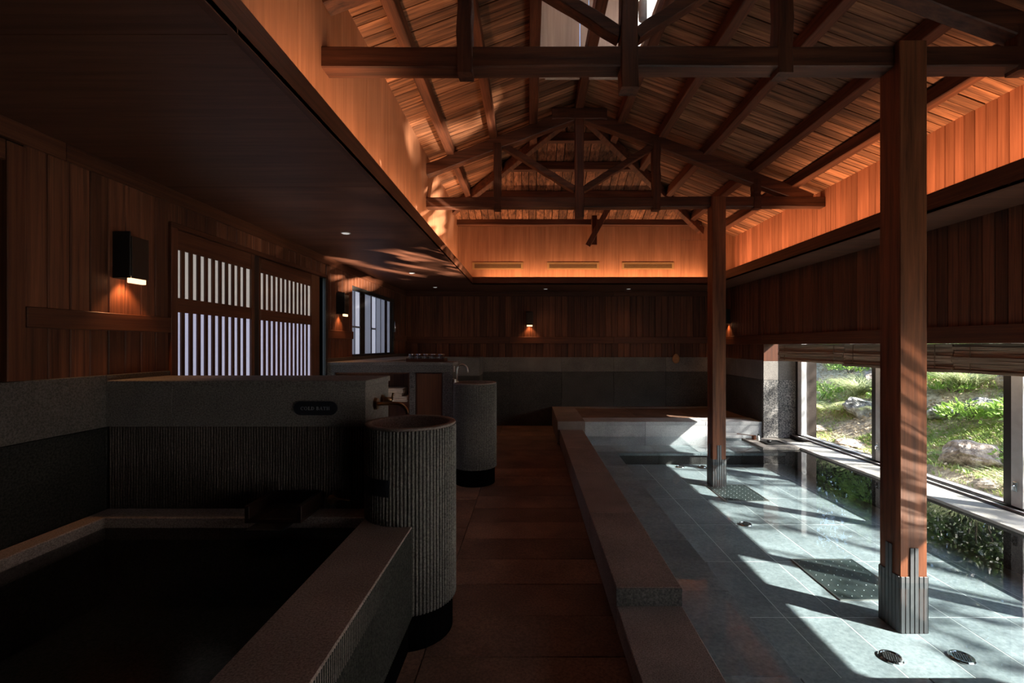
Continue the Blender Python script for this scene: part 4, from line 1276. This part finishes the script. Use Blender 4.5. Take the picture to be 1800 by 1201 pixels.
# downlights
dl0 = None
for x, y, lab in ((-1.42, 3.6, 'round recessed downlight in the soffit opposite the lattice doors'), (-1.41, 5.59, 'round recessed downlight in the soffit opposite the left window'),
                  (-1.41, 6.96, 'round recessed downlight in the far corner of the left soffit'), (.245, 7.17, 'round recessed downlight in the far soffit above the wall lamp'),
                  (1.52, 7.17, 'round recessed downlight in the far soffit near the rear column')):
    if dl0 is None:
        dl0 = root('downlight', (x, y, ZC), lab, 'downlight', 'recessed downlights in the soffit')
        obj('ring', lathe(bmesh.new(), [(.027, -.001), (.03, -.005), (.036, -.004), (.037, .0)], (x, y, ZC), 28, False, False), M_alu, dl0)
        obj('lens', lathe(bmesh.new(), [(.028, -.004), (.028, -.001)], (x, y, ZC), 28), M_downl, dl0)
    else:
        dup(dl0, (x, y, ZC), lab)
    spot('downlight_bulb', (x, y, ZC - .012), (0, 0, -1), 3.0, math.radians(110), .8, (1.0, 0.7, 0.45), .02)

# vents on the upper far wall
v0 = None
for x0, x1, lab in ((-.845, -.097, 'brass slotted air vent, leftmost of three on the far upper wall'), (.26, 1.024, 'brass slotted air vent, middle one of three on the far upper wall'), (1.363, 2.13, 'brass slotted air vent beside the rear column on the far upper wall')):
    r = root('air_vent', (x0, YUB - .012, E + 1.17), lab, 'vent', 'slotted air vents')
    M_v = MATS.get('vent_brass') or plain('vent_brass', (0.36, 0.2, 0.085), 0.5, 0.2)
    y0, y1 = YUB - .02, YUB - .0125
    z0, z1 = E + 1.118, E + 1.222
    f = bmesh.new()
    box(f, x0, x1, y0, y1, z1 - .022, z1); box(f, x0, x1, y0, y1, z0, z0 + .022)
    box(f, x0, x0 + .03, y0, y1, z0 + .022, z1 - .022); box(f, x1 - .03, x1, y0, y1, z0 + .022, z1 - .022)
    obj('frame', f, M_v, r)
    obj('slot_back', B(x0 + .03, x1 - .03, y1 - .001, y1, z0 + .022, z1 - .022), M_black, r)
    for k in range(3):
        zz = z0 + .031 + k * .0185
        obj('blade', B(x0 + .03, x1 - .03, y0 + .001, y1 - .002, zz, zz + .006), M_v, r)

# hanging brush on the far wall
hbz = root('hanging_brush', (2.35, YB - .04, E + .03), 'oval back brush hanging by a cord from the far dado rail', 'brush')
cb = bmesh.new()
tube(cb, [(2.33, YB - .045, BZ1 - .04), (2.35, YB - .05, E - .02), (2.352, YB - .05, E - .13)], .004, 6)
tube(cb, [(2.372, YB - .045, BZ1 - .05), (2.352, YB - .05, E - .02)], .004, 6)
obj('cord', cb, M_cord, hbz)
bm = bmesh.new()
bmesh.ops.create_uvsphere(bm, u_segments=20, v_segments=12, radius=1)
for v in bm.verts:
    k = 1 - .25 * max(0, v.co.z)
    v.co = Vector((2.352 + v.co.x * .06 * k, YB - .055 + v.co.y * .025, E - .215 + v.co.z * .08))
obj('brush_head', bm, M_brush, hbz, smooth=True)

# ------------------------------------------------------------------ shelf in the pool corner with its items
shf = tag(obj('corner_shelf', B(2.65, 3.078, 5.30, 5.84, SILL - .026, SILL + .004, .003), M_lightst, origin=(2.86, 5.57, SILL)),
          'thin pale stone shelf over the water in the far window corner', 'shelf')
SZ = SILL + .0045
tr = root('black_tray', (2.86, 5.5, SZ), 'small black tray on the stone shelf in the far corner', 'tray')
obj('tray_base', B(2.77, 2.99, 5.42, 5.62, SZ, SZ + .006, .001), M_black, tr)
f = bmesh.new()
for q in ((2.77, 2.99, 5.42, 5.427), (2.77, 2.99, 5.613, 5.62), (2.77, 2.777, 5.427, 5.613), (2.983, 2.99, 5.427, 5.613)): box(f, *q, SZ + .006, SZ + .014)
obj('tray_rim', f, M_black, tr)
bt = root('small_bottle', (2.775, 5.66, SZ), 'small slim pale bottle standing behind the black tray', 'bottle')
obj('body', lathe(bmesh.new(), [(.014, 0), (.016, .01), (.015, .05), (.007, .065)], (2.775, 5.66, SZ), 16), M_sill, bt, smooth=True)
obj('cap', lathe(bmesh.new(), [(.008, .065), (.008, .082)], (2.775, 5.66, SZ), 12), M_black, bt)
pbm = bmesh.new(); bmesh.ops.create_icosphere(pbm, subdivisions=2, radius=1)
for v in pbm.verts: v.co = Vector((2.84 + v.co.x * .03, 5.53 + v.co.y * .022, SZ + .008 + .014 + v.co.z * .016))
tag(obj('black_pebble', pbm, M_black, origin=(2.84, 5.53, SZ + .007), smooth=True), 'black rounded soap stone lying on the small tray', 'stone')
ld = root('ladle', (2.72, 5.75, SZ), 'long handled dark wooden ladle resting across the stone shelf', 'ladle')
lb_ = bmesh.new()
lathe(lb_, [(.024, 0), (.028, .05), (.024, .05), (.021, .006)], (2.76, 5.74, SZ), 18, True, True)
obj('cup', lb_, M_trimw['z'], ld)
obj('handle', tube(bmesh.new(), [(2.765, 5.74, SZ + .045), (2.5, 5.62, SZ + .095)], .005, 8), M_lattice, ld)
so = tag(obj('stone_spout', B(2.42, 2.68, 5.86, 6.055, E - 1.175, E - 1.135, .008), M_riser, origin=(2.55, 6, E - 1.15)), 'low grey stone water spout at the foot of the platform riser', 'spout')

# ------------------------------------------------------------------ garden
def gz(x, y):
    b_ = .08 + .42 * max(0, x - 4.1) + .10 * math.sin(x * 1.7 + y * .9) * min(1, max(0, (x - 4) / 1.5)) + .05 * math.sin(y * 2.3 + x)
    return b_ if x > 3.9 else .06
NXg, NYg = 60, 80
vs, fs = [], []
for i in range(NXg):
    for j in range(NYg):
        x = 3.6 + 9.4 * (i / (NXg - 1)) ** 1.3; y = -6 + 20 * j / (NYg - 1)
        vs.append((x, y, gz(x, y) + .02 * math.sin(x * 9 + y * 5) * (x > 4)))
for i in range(NXg - 1):
    for j in range(NYg - 1):
        a = i * NYg + j
        fs.append((a, a + NYg, a + NYg + 1, a + 1))
gd = rawmesh('garden_ground', vs, fs, M_soil, smooth=True)
gd['kind'] = 'structure'; gd['label'] = 'sunlit planted garden bank rising outside the window'

def leaves(n, pos, size, rng, flat=.5, aspect=.45, fold=True):
    """n leaf blades as small folded quads; pos(k) gives a point and an outward direction"""
    vs, fs = [], []
    for k in range(n):
        p, d = pos(k)
        p = Vector(p); d = Vector(d).normalized()
        d = (d + Vector((rng.gauss(0, flat), rng.gauss(0, flat), rng.gauss(0, flat)))).normalized()
        s = d.cross(Vector((rng.gauss(0, 1), rng.gauss(0, 1), rng.gauss(0, 1)))).normalized()
        L = size * rng.uniform(.7, 1.3); W = L * aspect * .5
        u = s.cross(d)
        b0 = len(vs)
        mid = p + d * L * .5 - u * W * .35
        vs += [tuple(p), tuple(p + d * L * .45 + s * W), tuple(p + d * L), tuple(p + d * L * .45 - s * W), tuple(mid)]
        fs += [(b0, b0 + 1, b0 + 4), (b0 + 1, b0 + 2, b0 + 4), (b0, b0 + 4, b0 + 3), (b0 + 4, b0 + 2, b0 + 3)]
    return vs, fs
def blades(spots, rng, h, wdt, bend=.6, seg=4):
    vs, fs = [], []
    for p, az, tilt, hh in spots:
        d = Vector((math.cos(az), math.sin(az), 0)); s = Vector((-d.y, d.x, 0))
        prev = None
        for k in range(seg + 1):
            t = k / seg
            r_ = hh * (tilt * t + bend * t * t); z = hh * (t - .45 * bend * t * t * (1 + tilt))
            c = Vector(p) + d * r_ + Vector((0, 0, z)); ww = wdt * (1 - t) ** .7 * .5 + .0004
            b0 = len(vs)
            vs += [tuple(c - s * ww), tuple(c + s * ww)]
            if prev is not None: fs.append((prev, prev + 1, b0 + 1, b0))
            prev = b0
    return vs, fs
rg = random.Random(21)
def on(x, y): return (x, y, gz(x, y))
# lawn grass
sp_ = []
for k in range(26000):
    x = rg.uniform(3.85, 7.2); y = rg.uniform(2.2, 9)
    if math.sin(x * 2.1 + y * 1.3) + math.sin(y * 2.7 - x) < -.55: continue
    sp_.append((on(x, y), rg.uniform(0, 6.28), rg.uniform(.05, .5), rg.uniform(.03, .09)))
for k in range(15000):
    x = rg.uniform(4.0, 5.0); y = rg.uniform(3.9, 6.0)
    sp_.append((on(x, y), rg.uniform(0, 6.28), rg.uniform(.05, .5), rg.uniform(.02, .055)))
v_, f_ = blades(sp_, rg, .1, .010, .5, 2)
g_ = rawmesh('lawn_grass', v_, f_, M_grass); tag(g_, 'short sunlit grass covering the garden bank', 'grass', kind='stuff')
def lpos(k):
    x = rg.uniform(3.9, 7.0); y = rg.uniform(3.5, 10.5)
    return (x, y, gz(x, y) + rg.uniform(.012, .04)), (math.cos(k), math.sin(k), .1)
v_, f_ = leaves(11000, lpos, .045, rg, .25)
l_ = rawmesh('leaf_litter', v_, f_, M_litter); tag(l_, 'dry pale leaves scattered over the garden bank', 'fallen leaves', kind='stuff')
# sedge clumps
def sedge(x, y, h, n, label):
    r = root('sedge_clump', on(x, y), label, 'grass clump', 'arching sedge clumps on the bank')
    sp = [((x + rg.gauss(0, .05), y + rg.gauss(0, .05), gz(x, y) - .01), rg.uniform(0, 6.28), rg.uniform(.1, .8), h * rg.uniform(.6, 1.1)) for _ in range(n)]
    v, f = blades(sp, rg, h, .012, .75, 5)
    o = rawmesh('blades', v, f, M_sedge, r); o['kind'] = 'stuff'
sedge(5.03, 7.12, .46, 420, 'large arching sedge clump seen in the far window pane')
sedge(5.47, 5.9, .50, 460, 'large arching sedge clump seen in the near window pane')
sedge(4.05, 3.86, .26, 90, 'spiky sedge tuft beside the big boulder')
sedge(4.10, 6.1, .16, 60, 'small grass tuft at the foot of the far pane')
sedge(5.7, 7.9, .38, 160, 'sedge clump near the top of the bank in the far pane')
# ferns
def fern(x, y, size, n, label):
    r = root('fern', on(x, y), label, 'fern', 'ferns on the bank')
    for q in range(n):
        az = 6.28 * q / n + rg.uniform(-.3, .3); L = size * rg.uniform(.8, 1.15)
        d = Vector((math.cos(az), math.sin(az), 0)); s = Vector((-d.y, d.x, 0))
        vs, fs = [], []
        N = 14
        pts = []
        for k in range(N + 1):
            t = k / N
            pts.append(Vector(on(x, y)) + d * L * t * .85 + Vector((0, 0, L * (.75 * t - .62 * t * t))))
        for k in range(1, N):
            t = k / N
            wl = L * .30 * math.sin(PI * min(1, t * .9 + .12)) ** .8
            for sg_ in (-1, 1):
                a = pts[k]; tip = a + s * sg_ * wl + d * wl * .35 - Vector((0, 0, wl * .18)); nx = pts[k + 1]
                b0 = len(vs); m_ = a.lerp(nx, .75)
                vs += [tuple(a), tuple(m_), tuple(tip)]
                fs.append((b0, b0 + 1, b0 + 2) if sg_ > 0 else (b0, b0 + 2, b0 + 1))
        rawmesh('frond', vs, fs, M_fern, r)
fern(4.46, 6.98, .5, 9, 'pale green fern low in the far window pane')
fern(4.62, 6.55, .42, 8, 'fern between the grey rock and the far pane edge')
fern(5.6, 8.3, .45, 8, 'fern at the top of the far pane')
fern(5.2, 5.1, .4, 8, 'fern behind the big boulder in the near pane')
fern(6.1, 6.6, .45, 8, 'fern at the top of the near pane')
# leafy low plants
def leafy(x, y, rad, h, n, size, mat, label, name='leafy_plant', cat='plant', grp='low leafy plants on the bank', stems=5):
    r = root(name, on(x, y), label, cat, grp)
    def pos(k):
        a = rg.uniform(0, 6.28); q = rad * math.sqrt(rg.random()); zz = h * (rg.uniform(.25, 1)) * (1 - .5 * (q / rad) ** 2)
        p = (x + q * math.cos(a), y + q * math.sin(a), gz(x, y) + zz)
        return p, (math.cos(a) * .8, math.sin(a) * .8, .5)
    v, f = leaves(n, pos, size, rg)
    o = rawmesh('leaves', v, f, mat, r); o['kind'] = 'stuff'
    st = bmesh.new()
    for k in range(stems):
        a = rg.uniform(0, 6.28); q = rad * .5
        tube(st, [(x, y, gz(x, y) - .02), (x + q * .5 * math.cos(a), y + q * .5 * math.sin(a), gz(x, y) + h * .4), (x + q * math.cos(a), y + q * math.sin(a), gz(x, y) + h * .8)], .005, 5)
    obj('stems', st, M_trunk, r)
    return r
leafy(4.98, 5.3, .26, .22, 300, .07, M_leaf, 'low leafy plant behind the boulder beside the nearest column')
leafy(5.1, 4.8, .32, .25, 300, .07, M_leaf, 'low leafy plant right of the boulder, under the near sedge clump')
leafy(4.95, 6.35, .28, .2, 260, .06, M_leaf, 'low leafy plant above the grey rock in the far pane')
leafy(5.55, 6.75, .32, .3, 300, .07, M_leaf, 'bright leafy plant between the two sedge clumps')
leafy(6.2, 5.6, .4, .35, 360, .08, M_leaf, 'leafy plant at the upper edge of the near pane')
leafy(4.4, 4.25, .2, .12, 90, .05, M_leaf, 'small leafy plant at the edge of the big boulder')
leafy(6.3, 7.6, .4, .35, 360, .08, M_leaf, 'leafy plant at the upper edge of the far pane')
leafy(5.75, 6.3, .35, .3, 320, .07, M_leaf, 'bright leafy plant up the bank between the brown rock faces')
leafy(5.25, 6.6, .25, .18, 220, .06, M_leaf, 'low leafy plant between the grey rock and the far sedge clump')
leafy(5.9, 8.6, .35, .3, 300, .07, M_leaf, 'leafy plant beside the fern at the top of the far pane')
leafy(6.0, 4.9, .35, .3, 300, .07, M_leaf, 'leafy plant behind the rock face at the right of the near pane')
leafy(4.7, 7.6, .25, .2, 200, .06, M_leaf, 'low leafy plant by the grey stone beyond the ferns')
sedge(6.3, 6.9, .42, 200, 'arching sedge clump at the bank top between the two window panes')
sedge(6.5, 5.2, .42, 200, 'arching sedge clump at the bank top right of the near pane')
sedge(5.95, 9.2, .4, 180, 'arching sedge clump at the bank top left of the far pane')
fern(6.6, 8.2, .5, 8, 'fern high on the bank in the upper left of the far pane')
fern(5.75, 7.75, .45, 9, 'fern beside the brown rock face in the far pane')
fern(6.6, 6.0, .5, 9, 'fern high on the bank in the middle of the near pane')
leafy(6.7, 7.4, .4, .35, 340, .08, M_leaf, 'leafy plant under the green shrubs at the bank top')
leafy(6.9, 5.3, .4, .35, 340, .08, M_leaf, 'leafy plant under the dark blossoming shrub')
leafy(5.1, 8.0, .3, .25, 260, .07, M_leaf, 'leafy plant low on the bank at the far pane edge')
leafy(5.35, 5.9, .22, .16, 200, .06, M_leaf, 'low leafy plant at the foot of the near sedge clump')
leafy(4.6, 5.7, .22, .14, 180, .05, M_leaf, 'low leafy plant on the grass between the two panes')
# rocks
def rock(x, y, sx, sy, sz, mat, label, seed, sink=.3):
    rq = random.Random(seed); rq_ = seed * 1.7
    bm = bmesh.new(); bmesh.ops.create_icosphere(bm, subdivisions=4, radius=1)
    ph = [(rq.uniform(0, 6), rq.uniform(1.5, 5), Vector((rq.gauss(0, 1), rq.gauss(0, 1), rq.gauss(0, 1))).normalized()) for _ in range(10)]
    cuts = [(Vector((rq.gauss(0, 1), rq.gauss(0, 1), rq.gauss(0, .8))).normalized(), rq.uniform(.62, .85)) for _ in range(9)]
    for v in bm.verts:
        n_ = v.co.normalized(); p = n_.copy()
        for c, d in cuts:
            k = p.dot(c)
            if k > d: p -= c * (k - d) * .85
        q = .05 * math.sin(9 * n_.x + 4 * n_.z + rq_) * math.sin(11 * n_.y + 7 * n_.z) + .03 * math.sin(23 * n_.x + 5) * math.sin(19 * n_.z + 17 * n_.y) + sum(math.sin(f * n_.dot(dr_) * 2 + a) / f for a, f, dr_ in ph) * .11
        p *= 1 + q
        v.co = Vector((x + p.x * sx, y + p.y * sy, gz(x, y) + (p.z + 1 - 2 * sink) * sz))
    o = obj('garden_rock', bm, mat, None, origin=on(x, y))
    return tag(o, label, 'rock', 'rocks on the garden bank')
rock(4.24, 4.45, .25, .23, .145, M_rock, 'big rough brown boulder outside the near pane beside the nearest column', 3)
rock(4.62, 6.5, .24, .22, .15, M_rockg, 'grey rounded rock under the fern in the far pane', 5)
rock(4.05, 5.9, .22, .2, .06, M_rock, 'flat pale stone by the sill of the far pane', 6)
rock(4.0, 6.6, .25, .2, .05, M_rock, 'flat stone at the far corner of the garden window', 7)
rock(5.2, 5.35, .18, .16, .10, M_rockg, 'small grey rock among leaves in the near pane', 8)
rock(4.95, 5.6, .16, .14, .09, M_rockg, 'grey stone right below the near sedge clump', 9)
rock(5.3, 4.95, .17, .15, .1, M_rock, 'brown stone among the low leaves of the near pane', 10)
rock(3.93, 4.0, .14, .12, .035, M_rock, 'low flat stone in front of the big boulder', 12)
rock(5.6, 7.3, .35, .3, .22, M_rock, 'brown rock face behind the far sedge clump', 13)
rock(5.75, 5.35, .28, .25, .2, M_rock, 'brown rock face behind the near sedge clump', 14)
rock(4.35, 7.5, .3, .25, .15, M_rockg, 'grey stone beyond the ferns at the far pane edge', 15)
# taller shrubs further up the bank (seen mirrored in the water)
def shrub(x, y, rad, h, n, mat, label, flowers=0):
    r = root('garden_shrub', on(x, y), label, 'shrub', 'shrubs high on the bank')
    def pos(k):
        d = Vector((rg.gauss(0, 1), rg.gauss(0, 1), rg.gauss(0, 1))).normalized()
        q = rg.uniform(.55, 1) ** .5
        return (x + d.x * rad * q, y + d.y * rad * q, gz(x, y) + h * .5 + d.z * h * .5 * q), d
    v, f = leaves(n if h < 2 else int(n * 1.5), pos, .10 if h < 2 else .24, rg)
    o = rawmesh('foliage', v, f, mat, r); o['kind'] = 'stuff'
    if flowers:
        v, f = leaves(flowers, pos, .06, rg, flat=1, aspect=.9)
        o = rawmesh('blossoms', v, f, M_flower, r); o['kind'] = 'stuff'
    st = bmesh.new()
    for k in range(4):
        a = rg.uniform(0, 6.28)
        tube(st, [(x, y, gz(x, y) - .05), (x + rad * .3 * math.cos(a), y + rad * .3 * math.sin(a), gz(x, y) + h * .5)], [.03, .012], 6)
    obj('stems', st, M_trunk, r)
SHR = ((6.9, 7.2, .7, 1.6, 1500, M_leafd, 'dark shrub with white blossom just above the near pane', 520),
       (6.9, 8.9, .75, 1.4, 1500, M_leaf, 'green shrub above the middle of the garden window', 0),
       (6.4, 10.5, .75, 1.4, 1500, M_leaf, 'green shrub low on the bank beyond the far pane', 0),
       (9.1, 8.2, 1.2, 3.4, 2800, M_leafd, 'tall dark evergreen behind the blossoming shrub', 0),
       (8.9, 10.7, 1.2, 3.6, 2800, M_leafd, 'tall dark evergreen at the middle of the bank top', 0),
       (8.4, 13.0, 1.2, 4.0, 2800, M_leafd, 'tall dark evergreen at the back of the garden end', 0),
       (6.5, 12.9, 1.0, 3.2, 2600, M_leafd, 'tall dark evergreen at the very end of the garden', 0),
       (10.6, 12.2, 1.2, 3.8, 2600, M_leafd, 'tallest dark evergreen in the far corner of the garden', 0))
for x, y, rad, h, n, m, lab, fw in SHR:
    shrub(x, y, rad, h, n, m, lab, fw)
# trees whose crowns break the sun into dapples
def tree(x, y, h, clusters, label):
    r = root('garden_tree', on(x, y), label, 'tree', 'trees above the bank')
    zb = gz(x, y)
    bm = bmesh.new(); tube(bm, [(x, y, zb - .1), (x + .1, y, zb + h * .5), (x, y + .1, zb + h)], [.11, .08, .03], 9)
    for cx, cy_, cz_, cr in clusters:
        tube(bm, [(x + .05, y, zb + h * .5), ((x + cx) / 2, (y + cy_) / 2, cz_ - .2), (cx, cy_, cz_)], [.05, .03, .012], 6)
    obj('trunk', bm, M_trunk, r)
    vs, fs = [], []
    for cx, cy_, cz_, cr in clusters:
        def pos(k):
            d = Vector((rg.gauss(0, 1), rg.gauss(0, 1), rg.gauss(0, .6)))
            d = d.normalized() * cr * rg.random() ** .4
            return (cx + d.x, cy_ + d.y, cz_ + d.z * .7), (d.x, d.y, -.2)
        v, f = leaves(int(170 * cr * cr / .16), pos, .10, rg, aspect=.5)
        b0 = len(vs); vs += v; fs += [tuple(i + b0 for i in q) for q in f]
    o = rawmesh('crown', vs, fs, M_leaf, r); o['kind'] = 'stuff'
rt2 = random.Random(77)
def cl(cx, cy_, cz_, n, spread):
    return [(cx + rt2.gauss(0, spread), cy_ + rt2.gauss(0, spread), cz_ + rt2.gauss(0, spread * .5), rt2.uniform(.25, .5)) for _ in range(n)]
def cl(pts, n, spread):
    out = []
    for cx, cy_, cz_ in pts:
        out += [(cx + rt2.gauss(0, spread), cy_ + rt2.gauss(0, spread), cz_ + rt2.gauss(0, spread * .8), rt2.uniform(.14, .32)) for _ in range(n)]
    return out
tree(7.7, -.6, 2.4, cl(((6.3, -.3, 3.5), (6.9, .5, 3.9), (7.0, 1.3, 3.6)), 4, .38), 'leafy tree outside beyond the near end of the window')
tree(8.3, 1.9, 2.5, cl(((7.2, 2.2, 4.0), (7.3, 2.9, 3.8), (7.6, 3.2, 4.2)), 6, .36), 'leafy tree outside higher on the bank')

# ------------------------------------------------------------------ wall behind the camera
wall_front = struct('wall_front', B(XL - T, XG + .25, YN - T, YN, -.2, E + 3.0), M_deck, 'dark wall closing the room at the near end')
